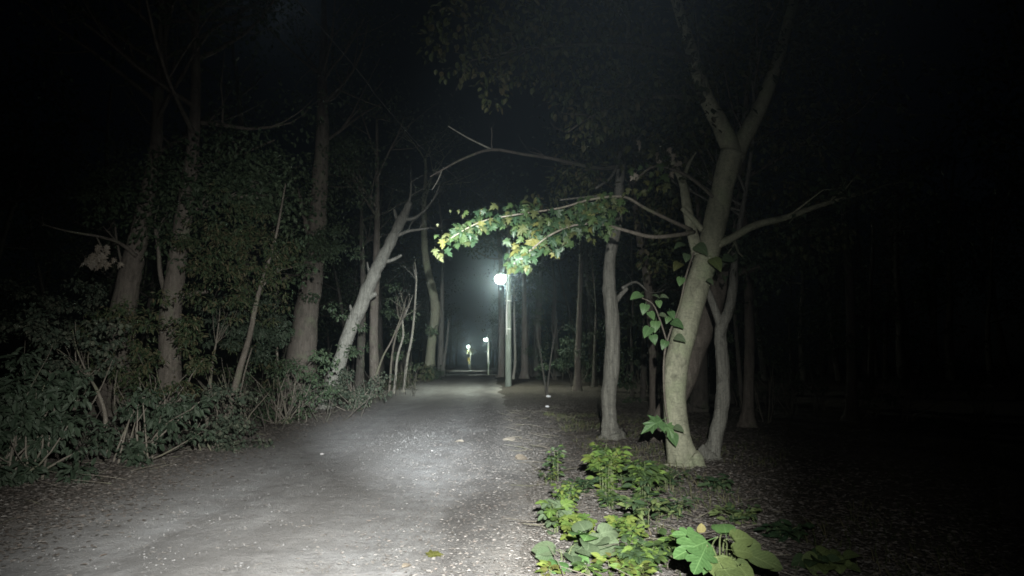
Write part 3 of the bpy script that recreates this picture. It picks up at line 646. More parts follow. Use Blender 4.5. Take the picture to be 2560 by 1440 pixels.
def between(p):
    px = W / 2 + F * p[0] / (p[1] * CP + (1.4 - CAMZ) * SP)
    for (a, na), (b_, nb) in zip(MARKS, MARKS[1:]):
        if px < b_: return na + ' and ' + nb
def forest(n, side, y0, y1, d0, d1, label, group, deep=False):
    placed = []
    for _ in range(n * 30):
        if len(placed) >= n: break
        y = y0 + (y1 - y0) * random.random() ** 1.3; l, r = edges(y)
        x = (l - random.uniform(d0, d1)) if side < 0 else (r + random.uniform(d0, d1))
        if any((x - a) ** 2 + (y - b) ** 2 < 5 for a, b in placed): continue
        if abs(x) > y * .95 + 3: continue
        placed.append((x, y)); t, b, c = random.choice(PR)
        lb = label + ' between ' + between((x, y)) if deep else label + (', before the middle lamp' if y < 72 else ', past the middle lamp')
        e = empty('forest_tree', (x, y, height(x, y)), lb, 'tree', group + (': ' + between((x, y)) if deep else ('' if y < 72 else ', farther')))
        e.rotation_euler = (random.uniform(-.06, .06), random.uniform(-.06, .06), random.uniform(0, 6.28)); s = random.uniform(.8, 1.25); e.scale = (s, s, s)
        for nm, me in (('trunk', t), ('branch', b), ('crown', c)):
            o = bpy.data.objects.new(nm, me); col.objects.link(o); o.parent = e
            if nm == 'crown': o['kind'] = 'stuff'
forest(38, -1, 24, 75, 2.5, 26, 'dim slim tree deep in the wood', 'trees deep in the wood behind the thicket', True)
forest(22, -1, 62, 230, .8, 7, 'dark tree lining the track on the kinked trunk side', 'trees along the far track opposite the lamps')
forest(22, 1, 60, 230, .9, 7, 'dark tree lining the track on the lamp side', 'trees along the far track on the lamp side')
forest(46, 1, 19, 75, 6, 36, 'dim slim tree deep in the wood', 'trees deep in the wood beyond the slender tree', True)

# ------------------------------------------------------------------ shrubs and brush on the left
SHN = [0]
def shrub(label, blobs, base, Y, n_stems=6, size=.13, m=L_EVER, name='evergreen_shrub', wide=.26, twig=B_TWIG):
    """blobs: (px, py, rx, ry, leaves)."""
    bx = at(base, 900, Y); bz = Vector((bx.x, Y, height(bx.x, Y)))
    root = empty(name, bz, label, 'shrub')
    sm = MB(); lm = MB()
    if Y < 23: size *= .72
    if m is L_EVER:
        v_ = SHN[0] % 3; SHN[0] += 1; m = (L_EVER, L_EVER2, L_EVER3)[v_]; size *= (1.15, .8, 1.0)[v_]; wide = (.24, .32, .18)[v_]
    for x, y, rx, ry, n in blobs:
        if Y < 23: n = int(n * 1.25)
        c = at(x, y, Y); rad = Vector((rx * Y / F, min(1.1, rx * Y / F) * .9, ry * Y / F))
        k = max(3, n // 45)
        for _ in range(k):       # sub-clumps on twigs
            d = rv()
            while d.length > 1: d = rv()
            cc = c + Vector((d.x * rad.x, d.y * rad.y, d.z * rad.z))
            cc = cc + d * .3; cc.z = max(cc.z, height(cc.x, cc.y) + .08)
            clump(lm, cc, Vector((.22, .22, .12)) * (.6 + Y * .03), n // k, size, True, wide, .5)
            if random.random() < .25 and cc.z - bz.z < 1.4:
                s = bz + Vector((random.uniform(-.25, .25), random.uniform(-.2, .2), -.03)); mid = s.lerp(cc, .5) + rv(.15)
                tube(sm, spline([(s, .02), (mid, .013), (cc, .006)], 3), 4, 0, cap=False)
    for _ in range(n_stems):
        s = bz + Vector((random.uniform(-.3, .3), random.uniform(-.2, .2), -.03))
        grow(sm, s, Vector((random.uniform(-.5, .5), random.uniform(-.3, .3), 1)), random.uniform(.6, 1.3), .018, 1, [], 4, .4, .1, 2)
    sm.build('stem', twig, root)
    tag(lm.build('foliage', m, root, smooth=False), kind='stuff')
    return root
shrub('nearest low evergreen shrub at the left edge of the picture beside the track', [(50, 970, 80, 60, 450), (60, 1060, 100, 70, 700), (90, 1140, 70, 50, 420), (20, 1190, 60, 40, 350), (120, 1030, 40, 50, 300)], 50, 8.2, 4, .13)
shrub('arching evergreen shrub above the nearest low shrub', [(110, 830, 90, 50, 330), (200, 850, 60, 40, 300), (190, 900, 45, 25, 150), (50, 860, 60, 40, 180)], 130, 10.2, 4, .13)
shrub('dense leafy shrub hiding the foot of the nearest thick trunk', [(290, 850, 70, 50, 380), (380, 830, 70, 60, 480), (460, 830, 50, 60, 300), (350, 920, 70, 40, 330), (430, 910, 60, 50, 300), (390, 980, 40, 30, 130)], 370, 11.8, 5, .13)
shrub('low glossy shrub spilling onto the track edge in front of thick trunk', [(340, 1090, 40, 60, 300), (380, 1040, 50, 40, 230), (340, 1150, 40, 25, 130), (440, 1070, 50, 40, 220)], 350, 9.6, 4, .12)
shrub('rounded dark shrub at the foot of the thin leaning trunk', [(500, 1060, 55, 40, 330), (530, 1010, 40, 40, 200), (550, 1080, 45, 25, 180), (630, 1060, 40, 22, 130)], 520, 11.2, 4, .12)
shrub('tall leafy understory bush reaching up beside the nearest thick trunk', [(560, 590, 90, 50, 700), (620, 640, 90, 50, 700), (560, 700, 70, 50, 450), (640, 740, 70, 60, 600), (590, 540, 60, 40, 350), (520, 640, 50, 60, 350)], 590, 13.2, 4, .13)
shrub('drooping bush filling the gap left of the stout straight trunk', [(600, 790, 70, 40, 400), (660, 800, 60, 50, 450), (700, 860, 40, 40, 250), (560, 830, 40, 50, 250)], 640, 15, 4, .14)
shrub('tangled low brush at the foot of the stout straight trunk', [(660, 940, 60, 50, 350), (730, 960, 70, 50, 400), (790, 940, 50, 40, 300), (700, 1010, 60, 30, 300)], 720, 16, 12, .12, m=L_CROWN)
shrub('glossy-leaved low shrub at the foot of the broken-topped tree', [(880, 960, 45, 30, 380), (920, 970, 40, 25, 300), (860, 990, 40, 20, 220), (820, 985, 40, 30, 250)], 880, 20, 3, .15)
shrub('small ground shrub between sapling stems and the track', [(1030, 955, 40, 14, 220), (985, 965, 30, 14, 150), (1060, 945, 25, 14, 140)], 1030, 32, 3, .17)
shrub('weedy green tuft at the base of the kinked pale green trunk', [(1075, 935, 25, 12, 200), (1100, 940, 18, 8, 90)], 1075, 42, 2, .2)
shrub('leafy bush around the middle of the stout straight trunk', [(780, 610, 60, 40, 350), (830, 630, 50, 35, 250), (740, 640, 50, 50, 280), (800, 560, 40, 40, 180)], 770, 20, 3, .16, m=L_CROWN)
shrub('dark shrub under the bent trunk at the dark left edge', [(190, 760, 70, 50, 350), (110, 740, 60, 50, 300), (30, 780, 70, 70, 350)], 130, 14, 3, .14)
shrub('dim undergrowth bush beyond the lamp post among far trunks', [(1310, 720, 30, 30, 200), (1330, 760, 35, 40, 250), (1300, 790, 20, 30, 120), (1350, 700, 30, 30, 150)], 1320, 44, 3, .22, m=L_CROWN)
shrub('dark undergrowth shrub in the wood behind the slender tree', [(1400, 840, 50, 40, 250), (1480, 870, 50, 40, 250), (1420, 930, 60, 30, 250)], 1440, 34, 4, .18, m=L_CROWN)
shrub('dark undergrowth shrub behind the crooked trunk', [(1580, 890, 50, 40, 250), (1660, 920, 50, 40, 250), (1600, 960, 50, 25, 180)], 1610, 25, 4, .16, m=L_CROWN)
def brush(label, spots, Y, n, h, name='bare_brush'):
    b0 = at(spots[0][0], 900, Y); bz = Vector((b0.x, Y, height(b0.x, Y))); root = empty(name, bz, label, 'brush'); sm = MB()
    for px, sp in spots:
        for _ in range(n):
            x = at(px + random.gauss(0, sp), 900, Y).x; yy = Y + random.uniform(-.8, .8); q = Vector((x, yy, height(x, yy) - .03))
            grow(sm, q, Vector((random.gauss(0, .5), random.gauss(0, .3), random.uniform(.3, 1))), h * random.uniform(.4, 1.1), random.uniform(.006, .016), 1, [], 4, .45, .06, 2)
    tag(sm.build('stem', B_DARK, root), kind='stuff')
brush('tangle of bare brown stems in the dark gap of the thicket', [(210, 30), (270, 40), (300, 30)], 10.6, 7, .9)
brush('low tangle of dead stems behind the rounded dark shrub', [(480, 30), (560, 40), (620, 40)], 13.4, 7, .9)
brush('dry twiggy brush between the stout trunk and the track', [(690, 40), (760, 40), (820, 40)], 17, 8, 1.1)
brush('dry twiggy brush under the sapling stems', [(940, 30), (985, 30), (1030, 20)], 28, 7, 1.8)
shrub('leafy thicket behind the thin leaning trunk', [(530, 880, 60, 60, 200), (600, 930, 60, 50, 200), (640, 870, 50, 50, 160), (500, 780, 40, 50, 120)], 580, 15.6, 5, .13)
shrub('straggly leafy bush above the dry brush beside the stout trunk', [(720, 800, 50, 60, 120), (830, 860, 40, 50, 120), (860, 780, 40, 60, 90), (700, 700, 40, 60, 110)], 760, 20.5, 5, .16, m=L_CROWN)
shrub('thin leafy bush between the pale straight trunk and the kinked trunk', [(960, 830, 50, 60, 150), (1010, 870, 40, 50, 140), (1040, 800, 40, 70, 130), (970, 730, 40, 60, 100)], 1000, 33, 5, .2, m=L_CROWN)
random.seed(5)
for px, Y in [(1330, 48), (1395, 40), (1460, 37), (1520, 30), (1575, 31), (1640, 23), (1700, 26), (1760, 24), (1830, 21), (1900, 20), (1960, 18), (2050, 19), (2150, 17), (2280, 16), (2420, 15), (1890, 15.5)]:
    k = 20 / Y * 2.2
    blobs = [(px + random.uniform(-30, 30) * k, 905 - random.uniform(-25, 60) * k, 45 * k, 32 * k, 110) for _ in range(4)]
    far = 'farther' if (px, Y) in ((1575, 31), (1640, 23), (1700, 26), (1330, 48), (1395, 40), (2050, 19), (2280, 16)) else 'nearer'
    shrub(far + ' dark undergrowth bush between ' + between((at(px, 900, Y).x, Y)), blobs, px, Y, 4, .15, m=L_CROWN, name='undergrowth_bush')['group'] = 'undergrowth in the black wood'
# withered leaves caught on a branch
wl = empty('withered_leaf_cluster', at(255, 660, 14.1), 'clump of pale withered leaves hanging on a side branch in the dark', 'dead leaves')
for _ in range(34):
    put_leaf(wl, at(random.gauss(252, 24), random.gauss(640, 14), 14.1 + random.uniform(-.2, .2)), Vector((random.gauss(-.4, .5), random.gauss(0, .4), -1)), Vector((0, -1, .3)) + rv(.5), random.uniform(.1, .2), 'MAPLE', L_DRY)
wm = MB(); tube(wm, spline(pxpts([(240, 590, 5, 14.15), (255, 620, 5, 14.1), (262, 650, 3, 14.1)], 14.1), 3), 4, 0); wm.build('twig', B_TWIG, wl)
dv = empty('dangling_vine', at(691, 940, 17), 'thread-like vine with pale dead leaves dangling in front of the stout trunk', 'vine')
wm = MB(); tube(wm, spline(pxpts([(690, 800, 2, 17), (689, 850, 2, 17), (692, 900, 2, 17), (690, 945, 2, 17)], 17), 3), 4, 0); wm.build('stem', B_TWIG, dv)
for y in (842, 850, 858, 880, 895, 912, 925):
    put_leaf(dv, at(690 + random.uniform(-4, 4), y, 16.95), Vector((random.uniform(-.4, .4), 0, -1)), Vector((0, -1, .2)), random.uniform(.1, .18), 'LANCE', L_DRY)

# ------------------------------------------------------------------ street lamps
M_CONC, t, b = mat('pole_concrete'); g = N(t, 'ShaderNodeTexCoord').outputs['Object']
t.links.new(ramp(t, noise_tex(t, mapping(t, g, (1, 1, .3)), 6, 6, .65), [(.3, (.085, .1, .085)), (.7, (.16, .182, .155))]), b.inputs['Base Color']); b.inputs['Roughness'].default_value = .9
M_STEEL, t, b = mat('galvanised_steel'); b.inputs['Base Color'].default_value = (.45, .46, .45, 1); b.inputs['Metallic'].default_value = .3; b.inputs['Roughness'].default_value = .55
M_LENS, t, b = mat('lamp_lens'); b.inputs['Base Color'].default_value = (.9, .9, .85, 1); b.inputs['Emission Color'].default_value = (.93, 1, .86, 1); b.inputs['Emission Strength'].default_value = 190
M_CABLE, t, b = mat('black_cable'); b.inputs['Base Color'].default_value = (.06, .06, .06, 1); b.inputs['Roughness'].default_value = .6
def lathe(mb, prof, c, sides=16, mi=0):
    v = []; f = []
    for r, z in prof:
        for k in range(sides): a = 6.28318 * k / sides; v.append(c + Vector((r * math.cos(a), r * math.sin(a), z)))
    for i in range(len(prof) - 1):
        for k in range(sides):
            a = i * sides + k; b_ = i * sides + (k + 1) % sides; f.append((a, b_, b_ + sides, a + sides))
    mb.add(v, f, mi)
def box(mb, c, s):
    x, y, z = s[0] / 2, s[1] / 2, s[2] / 2
    v = [c + Vector((i * x, j * y, k * z)) for i in (-1, 1) for j in (-1, 1) for k in (-1, 1)]
    mb.add(v, [(0, 1, 3, 2), (4, 6, 7, 5), (0, 4, 5, 1), (2, 3, 7, 6), (0, 2, 6, 4), (1, 5, 7, 3)])
def street_lamp(label, base, lamp, power, r0=.2, top=9.0, k=1.0):
    root = empty('street_lamp', base, label, 'street lamp', 'lamps along the track')
    m = MB(); h = top - base.z
    lathe(m, [(r0, -.1), (r0 * .96, h * .3), (r0 * .8, h * .75), (r0 * .68, h), (0, h + .02)], base, 18); pole = m.build('pole', M_CONC, root)
    px = base.x - r0 * .55; m = MB(); p0 = Vector((px, base.y - r0 * .8, lamp.z - 2.6))
    tube(m, spline([(p0, .035), (Vector((px, p0.y, lamp.z - .25)), .035), (Vector((px - .03, p0.y - .02, lamp.z + .05)), .035), (Vector((lamp.x + .12, lamp.y, lamp.z + .12)), .035)], 5), 8, 0)
    m.build('bracket_pipe', M_STEEL, root)
    for z in (lamp.z - 2.3, lamp.z - .9):
        m = MB(); lathe(m, [(r0 * .92, -.03), (r0 * 1.02, -.03), (r0 * 1.02, .03), (r0 * .92, .03)], Vector((base.x, base.y, z)), 18); m.build('clamp_band', M_STEEL, root)
    m = MB(); lathe(m, [(r * k, z * k) for r, z in [(0, .2), (.08, .19), (.18, .14), (.235, .07), (.235, .04), (.2, .04)]], lamp, 16); hd = m.build('lamp_head', M_STEEL, root)
    m = MB(); lathe(m, [(r * k, z * k) for r, z in [(.19, .05), (.23, -.02), (.25, -.1), (.23, -.18), (.17, -.27), (.08, -.32), (0, -.33)]], lamp, 16); ln = m.build('lamp_lens', M_LENS, root)
    l = bpy.data.lights.new('lamp_light', 'SPOT'); l.energy = power; l.spot_size = R(168); l.spot_blend = 1.0; l.color = (.93, 1, .84); l.shadow_soft_size = .12
    o = bpy.data.objects.new('lamp_light', l); col.objects.link(o); o.parent = root; o.location = lamp - base + Vector((-.02, -.02, -.55))
    return root
b1 = gnd(1271, 966); lamp1 = at(1251, 692, b1.y - 2.5)
street_lamp('nearest concrete street lamp post with a glowing lamp under the maple leaves', b1, lamp1, 900, r0=.155, top=8.8)
Y2 = 72; b2 = at(1221, 917, Y2); b2.z = height(b2.x, Y2)
street_lamp('middle street lamp glowing far down the track', b2, at(1214, 848, Y2 - 1.2), 1100, r0=.07, top=4.3, k=.62)
Y3 = 112; b3 = at(1176, 915, Y3); b3.z = height(b3.x, Y3)
street_lamp('farthest street lamp above the yellow sign at the track end', b3, at(1171, 865, Y3 - 1.2), 1500, r0=.08, top=4.6, k=.72)
# overhead cable from the lamp post along the track
cb = Vector((b1.x, b1.y, 8.7)); p1 = at(1090, 402, 27); p2 = at(960, 262, 20); p3 = at(830, 100, 15.5); p4 = Vector((-6.6, 0, 8.9))
m = MB(); tube(m, spline([(cb, .016), (p1, .016), (p2, .016), (p3, .016), (p4, .016)], 6), 5, 0)
tag(m.build('overhead_cable', M_CABLE), 'thin overhead cable slanting up from the lamp post into the dark', 'cable')
# yellow sign
M_YEL, t, b = mat('sign_yellow'); b.inputs['Base Color'].default_value = (.88, .76, .25, 1); b.inputs['Roughness'].default_value = .4
Y = 115; sg = at(1172.5, 899, Y); sb = Vector((sg.x, Y, height(sg.x, Y)))
e = empty('warning_sign', sb, 'small bright yellow sign on a post under the farthest lamp', 'sign')
m = MB(); box(m, sg, (.52, .03, .68)); m.build('sign_panel', M_YEL, e)
m = MB(); tube(m, [(sb + Vector((0, .06, -.1)), .04), (sg + Vector((0, .06, .4)), .04)], 8, 0); m.build('post', M_STEEL, e)
m = MB(); box(m, sg + Vector((.04, 0, -.62)), (.25, .03, .34)); m.build('lower_panel', M_YEL, e)
shrub('sprig of yellow-green leaves lit beside the farthest lamp', [(1179, 879, 4, 2, 100)], 1180, 111, 1, .2, m=L_MAPCROWN, name='leafy_sprig')

# ------------------------------------------------------------------ weeds on the right verge
def weed(label, base, hpx, specs, stems=3, m=L_WEED, Yo=None, name='weed', shape='OVATE', n=30, size=.1, w=40, mats=None, cluster=None, tilt=.5):
    b = gnd(*base); root = empty(name, b, label, 'plant'); k = b.y / F
    hh = hpx * k; ww = w * k; sm = MB(); tops = []
    for i in range(stems):
        a = random.uniform(0, 6.28); rr = random.uniform(.2, 1) * ww
        tp = b + Vector((rr * math.cos(a), rr * .7 * math.sin(a), hh * random.uniform(.65, 1.0)))
        md = b.lerp(tp, .5) + Vector((0, 0, hh * .15)); bb = b + Vector((rr * .45 * math.cos(a), rr * .4 * math.sin(a), 0)); pts = spline([(bb - Vector((0, 0, .02)), .0032), (md, .0028), (tp, .002)], 6)
        tube(sm, pts, 4, 0); tops.append(pts)
    sm.build('stem', L_STEM, root)
    if size < .15: n = min(295, int(n * 2.2)); size *= .7
    for i in range(n):
        pts = random.choice(tops); j = min(len(pts) - 1, int(len(pts) * (random.random() ** .55))); p = pts[j][0]
        a = random.uniform(0, 6.28); d = Vector((math.cos(a), math.sin(a), random.uniform(-.35, .45)))
        p = p + d * size * random.uniform(.1, .9)
        put_leaf(root, p, d, Vector((0, -tilt, 1)) + rv(.35), size * random.uniform(.6, 1.2), shape, random.choice(mats or [m]))
    return root
weed('small upright weed with tiered dark leaves at the litter edge, tallest near the track', (1392, 1205), 90, None, 4, n=46, size=.1, w=22, shape='OVATE', mats=[L_WEED2, L_WEEDD, L_WEEDD, L_WEED])
weed('low yellowish weed just below the tiered upright weed', (1372, 1212), 34, None, 4, n=24, size=.07, w=26, mats=[L_WEEDY, L_WEEDD, L_OLIVE])
weed('bushy bright green plant before the slender tree', (1515, 1235), 120, None, 14, n=134, size=.135, w=66, shape='OVATE', mats=[L_WEED, L_WEED, L_GREEN, L_WEEDY])
weed('bushy green plant at the foot of the leaning tree', (1615, 1250), 95, None, 12, n=120, size=.14, w=52, shape='OVATE', mats=[L_GREEN, L_WEED, L_GREEN, L_WEEDD])
weed('dark low plant under the bushy bright green plant', (1450, 1240), 40, None, 6, n=40, size=.11, w=48, mats=[L_WEEDD, L_WEEDD, L_DEEP])
weed('yellow-green feathery weed behind the pale lobed weed', (1412, 1300), 85, None, 8, n=80, size=.08, w=24, mats=[L_WEED, L_WEEDY, L_WEEDD], shape='OVATE')
weed('pale lobed weed leaning toward the track', (1395, 1330), 75, None, 6, n=26, size=.14, w=36, mats=[L_WEED2, L_WEED2, L_WEED], shape='LOBED')
weed('bright yellow-green weed in the middle of the litter', (1450, 1350), 55, None, 5, n=22, size=.12, w=34, mats=[L_WEEDY, L_WEEDY, L_WEED], shape='LOBED')
weed('round-leaved grey-green creeper on pale litter', (1412, 1405), 40, None, 5, n=11, size=.18, w=46, mats=[L_WEED2, L_WEED2, L_KUDZU], shape='ROUND', tilt=.6)
weed('broad-leaved seedling beside the round-leaved creeper', (1470, 1380), 50, None, 4, n=10, size=.15, w=30, mats=[L_KUDZU, L_WEED2], shape='ROUND', tilt=.6)
weed('bright lime lobed weed alone on bare litter', (1536, 1350), 48, None, 5, n=20, size=.1, w=34, mats=[L_WEED, L_WEEDY, L_WEED], shape='LOBED')
weed('dull green leafy weed below the leaning tree, beside dry stalks', (1610, 1320), 70, None, 6, n=34, size=.12, w=40, mats=[L_KUDZUO, L_WEEDD, L_GREEN], shape='OVATE')
weed('dark grassy weed under the leaning tree', (1680, 1300), 50, None, 8, n=50, size=.13, w=55, mats=[L_WEEDD, L_DEEP, L_KUDZUO], shape='LANCE')
weed('low spreading green patch beside the big-leaved plant', (1620, 1420), 60, None, 12, n=110, size=.11, w=62, mats=[L_WEED, L_WEEDD, L_GREEN, L_GREEN], shape='OVATE')
weed('yellowing seedling at the bottom edge of the litter', (1528, 1432), 42, None, 4, n=18, size=.1, w=30, mats=[L_WEEDY, L_YEL, L_WEED], shape='OVATE')
weed('small green seedling at the very bottom edge', (1470, 1450), 34, None, 4, n=16, size=.09, w=28, mats=[L_WEED, L_GREEN], shape='OVATE')
weed('yellow seedling beside the pale litter bottom edge', (1375, 1440), 26, None, 3, n=10, size=.1, w=20, mats=[L_YEL, L_WEEDY], shape='OVATE')
weed('small dark weed at the shaded edge right of the big-leaved plant', (2060, 1425), 30, None, 4, n=16, size=.14, w=46, mats=[L_KUDZUO, L_WEEDD], shape='ROUND')
weed('dim weed in the gloom above the big-leaved plant', (1850, 1310), 40, None, 6, n=40, size=.12, w=70, mats=[L_WEEDD, L_KUDZUO], shape='OVATE')
weed('dim weed in the gloom right of the leaning tree foot', (1790, 1230), 40, None, 6, n=36, size=.12, w=60, mats=[L_WEEDD, L_DEEP], shape='OVATE')
weed('faint weed near the dark right border', (1960, 1350), 34, None, 6, n=34, size=.13, w=70, mats=[L_WEEDD, L_DEEP], shape='OVATE')
weed('grassy green tuft between the two bushy plants', (1570, 1225), 50, None, 8, n=50, size=.12, w=40, mats=[L_WEED, L_GREEN, L_WEEDD], shape='LANCE')
weed('scrappy green weed on brown litter below the bushy bright plant', (1520, 1275), 45, None, 6, n=40, size=.1, w=45, mats=[L_WEEDD, L_GREEN, L_WEED])
weed('small mixed weed between the lime weed and the dull green weed', (1575, 1360), 40, None, 6, n=40, size=.09, w=40, mats=[L_WEEDD, L_WEED, L_WEEDY])
weed('green undergrowth directly before the leaning trunk foot', (1670, 1225), 55, None, 8, n=60, size=.11, w=50, mats=[L_GREEN, L_WEEDD, L_DEEP], shape='LANCE')
weed('leafy green weed just left of the big-leaved plant', (1690, 1400), 55, None, 8, n=60, size=.11, w=45, mats=[L_WEED, L_GREEN, L_WEEDD])
weed('low yellow-green weed at the bottom edge under the low spreading patch', (1600, 1450), 40, None, 7, n=50, size=.1, w=50, mats=[L_WEED, L_WEEDY, L_OLIVE])
# big-leaved plant at the bottom right
kb = gnd(1800, 1470); kz = empty('big_leaved_plant', kb, 'plant with very large lobed and round green leaves at the bottom edge', 'plant')
sm = MB()
KY = kb.y
for x, y, sz, tx, ty, tz, sh, m, Yo in [
    (1768, 1352, .40, -.9, -.25, -.25, 'LOBED', L_KUDZU, 0), (1738, 1340, .24, -.8, .1, .1, 'LOBED', L_KUDZU, .15), (1815, 1335, .26, .1, .6, .25, 'ROUND', L_KUDZU, .2), (1830, 1348, .30, .85, .2, .05, 'ROUND', L_KUDZUO, .15),
    (1790, 1388, .36, .1, -.75, -.55, 'ROUND', L_KUDZUO, -.1), (1830, 1375, .28, .9, .0, -.1, 'ROUND', L_KUDZUO, .05), (1868, 1385, .34, .9, -.35, -.3, 'ROUND', L_KUDZUO, .05), (1838, 1400, .24, .5, -.5, -.6, 'ROUND', L_KUDZUO, -.05),
    (1775, 1400, .2, -.6, -.6, -.6, 'HEART', L_KUDZU, -.1), (1848, 1415, .26, .35, -.7, -.5, 'HEART', L_KUDZUO, -.15), (1722, 1368, .16, -.8, -.4, -.4, 'HEART', L_WEED, .1),
    (1860, 1365, .26, .9, .3, .1, 'ROUND', L_KUDZUO, .2), (1900, 1395, .3, .9, -.1, -.3, 'ROUND', L_KUDZUO, .1), (1810, 1420, .32, .2, -.8, -.4, 'ROUND', L_KUDZUO, -.2), (1760, 1378, .3, -.5, -.7, -.4, 'LOBED', L_KUDZU, -.1), (1800, 1325, .2, -.1, .8, .2, 'HEART', L_KUDZU, .25)]:
    p = at(x, y, KY - .25 + Yo); put_leaf(kz, p, Vector((tx, ty, tz)), Vector((tx * .5, -.6 + ty * .3, 1)) + rv(.25), sz * (.54 if sh == 'LOBED' else .48), sh, m, .25)
    tube(sm, spline([(kb + rv(.03), .008), (kb.lerp(p, .6) + Vector((0, 0, .06)), .006), (p - Vector((tx, ty, tz)).normalized() * sz * .18, .004)], 4), 5, 0)
sm.build('stem', L_STEM, kz)
put = gnd(1760, 1335); yl = put_leaf(None, Vector(at(1752, 1332, put.y - .1)), Vector((.1, -.1, 1)), Vector((.2, -1, .2)), .075, 'ROUND', L_PALEY, .2)
yl.name = 'fallen_yellow_leaf'; tag(yl, 'single pale yellow leaf standing above the big-leaved plant', 'leaf')
# odd leaves, stones and scraps one can pick out
def solo(name, label, cat, px, py, size, shape, m, ang):
    p = gnd(px, py); o = put_leaf(None, p + Vector((0, 0, .02)), Vector((math.cos(ang), math.sin(ang), .1)), Vector((.1, -.35, 1)), size, shape, m, .45); o.name = name; tag(o, label, cat)
solo('fallen_leaf', 'yellowish fallen leaf lying on the track at the bottom edge', 'leaf', 1070, 1395, .12, 'MAPLE', L_YEL, .4)
solo('fallen_leaf', 'brown dead leaf curled at the litter edge above the weeds', 'leaf', 1285, 1102, .26, 'LOBED', L_DRY, 2.8)
solo('fallen_leaf', 'large pale dead leaf on the litter beside the track rut', 'leaf', 1290, 1150, .2, 'ROUND', L_DRY, .3)
solo('fallen_leaf', 'pale dead leaf near the bottom edge beside the yellowish fallen leaf', 'leaf', 1005, 1425, .1, 'OVATE', L_DRY, .9)
solo('fallen_leaf', 'pale leaf pair member lying mid-track near the stone patch', 'leaf', 1160, 1106, .18, 'OVATE', L_DRY, 3.0)
def stone(label, px, py, s, m, name='stone', cat='stone'):
    p = gnd(px, py); mb = MB(); v = []; f = []
    import bmesh
    bm = bmesh.new(); bmesh.ops.create_icosphere(bm, subdivisions=2, radius=1)
    for q in bm.verts: q.co *= 1 + .35 * noise.noise(q.co * 1.6 + p)
    mb.add([Vector((q.co.x * s, q.co.y * s * .8, q.co.z * s * .55)) + p + Vector((0, 0, s * .3)) for q in bm.verts], [tuple(x.index for x in fc.verts) for fc in bm.faces]); bm.free()
    e = mb.build(name, m); tag(e, label, cat)
M_STONE, t, b = mat('pale_stone'); g = N(t, 'ShaderNodeTexCoord').outputs['Object']
t.links.new(ramp(t, noise_tex(t, g, 22, 5, .65), [(.3, (.22, .22, .21)), (.7, (.42, .41, .4))]), b.inputs['Base Color']); b.inputs['Roughness'].default_value = .9
M_SCRAP, t, b = mat('white_plastic_scrap'); b.inputs['Base Color'].default_value = (.7, .72, .72, 1); b.inputs['Roughness'].default_value = .5
M_SCRAPB, t, b = mat('bluish_plastic_scrap'); b.inputs['Base Color'].default_value = (.34, .36, .45, 1); b.inputs['Roughness'].default_value = .4
stone('small pale stone lying alone on the left half of the track', 805, 1137, .035, M_STONE)
stone('pale stone at the top of the bright gravel streak', 1080, 1128, .02, M_STONE)
stone('white crumpled scrap on the forest floor below the V-shaped sapling', 1371, 993, .1, M_SCRAP, 'litter_scrap', 'litter')
stone('flat white scrap lying just in front of the crumpled scrap', 1368, 1018, .07, M_SCRAP, 'litter_scrap', 'litter')
stone('bluish plastic scrap between the lime weed and the grassy weeds', 1583, 1312, .04, M_SCRAPB, 'litter_scrap', 'litter')
stone('tan rounded stone at the foot of the forked tree', 1755, 1122, .04, M_STONE)

# ------------------------------------------------------------------ ground cover nobody could count
random.seed(77)
lit = MB(); ltp = MB(); pth = MB(); gr = MB(); peb = MB(); tw = MB()
def litter_leaf(mb, x, y, s, lift=.015, tl=.2):
    p = Vector((x, y, height(x, y) + random.uniform(.002, lift))); a = random.uniform(0, 6.28)
    add_leaf(mb, p, Vector((math.cos(a), math.sin(a), random.uniform(-.1, tl))), Vector((0, 0, 1)) + rv(tl * 1.3), s, random.uniform(.2, .4), True)
def sample_y(y0, y1, k=1.6): return y0 + (y1 - y0) * random.random() ** k
for _ in range(64000):
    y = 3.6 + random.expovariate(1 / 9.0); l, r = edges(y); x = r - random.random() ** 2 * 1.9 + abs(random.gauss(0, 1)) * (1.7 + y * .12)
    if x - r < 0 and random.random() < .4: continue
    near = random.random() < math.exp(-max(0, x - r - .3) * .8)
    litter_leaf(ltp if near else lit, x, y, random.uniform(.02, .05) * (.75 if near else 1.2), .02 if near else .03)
for _ in range(24000):
    y = 4.6 + random.expovariate(1 / 10.0); l, r = edges(y); x = l + .5 * random.random() ** .5 - abs(random.gauss(0, 1.1)) * 1.5 + abs(random.gauss(0, .5))
    litter_leaf(lit, x, y, random.uniform(.025, .06), .03)
for _ in range(4200):
    y = 3.8 + random.expovariate(1 / 7.0); l, r = edges(y); x = random.uniform(l, r)
    litter_leaf(pth, x, y, random.uniform(.014, .045), .005, .08)
def pebble(x, y, s):
    p = Vector((x, y, height(x, y) + s * .2)); v = [p + Vector((s, 0, 0)) , p + Vector((0, s * .8, 0)), p - Vector((s * .9, 0, 0)), p - Vector((0, s, 0)), p + Vector((s * .1, 0, s * .7)), p - Vector((0, 0, s * .5))]
    a = random.uniform(0, 6.28); rot = Matrix.Rotation(a, 3, 'Z'); v = [p + rot @ (q - p) for q in v]
    peb.add(v, [(0, 1, 4), (1, 2, 4), (2, 3, 4), (3, 0, 4), (1, 0, 5), (2, 1, 5), (3, 2, 5), (0, 3, 5)])
for _ in range(4500):
    y = 3.9 + random.expovariate(1 / 7.0); l, r = edges(y); u = random.gauss(.36, .1) if random.random() < .4 else random.uniform(.02, .98)
    pebble(l + (r - l) * u, y, random.uniform(.004, .012))
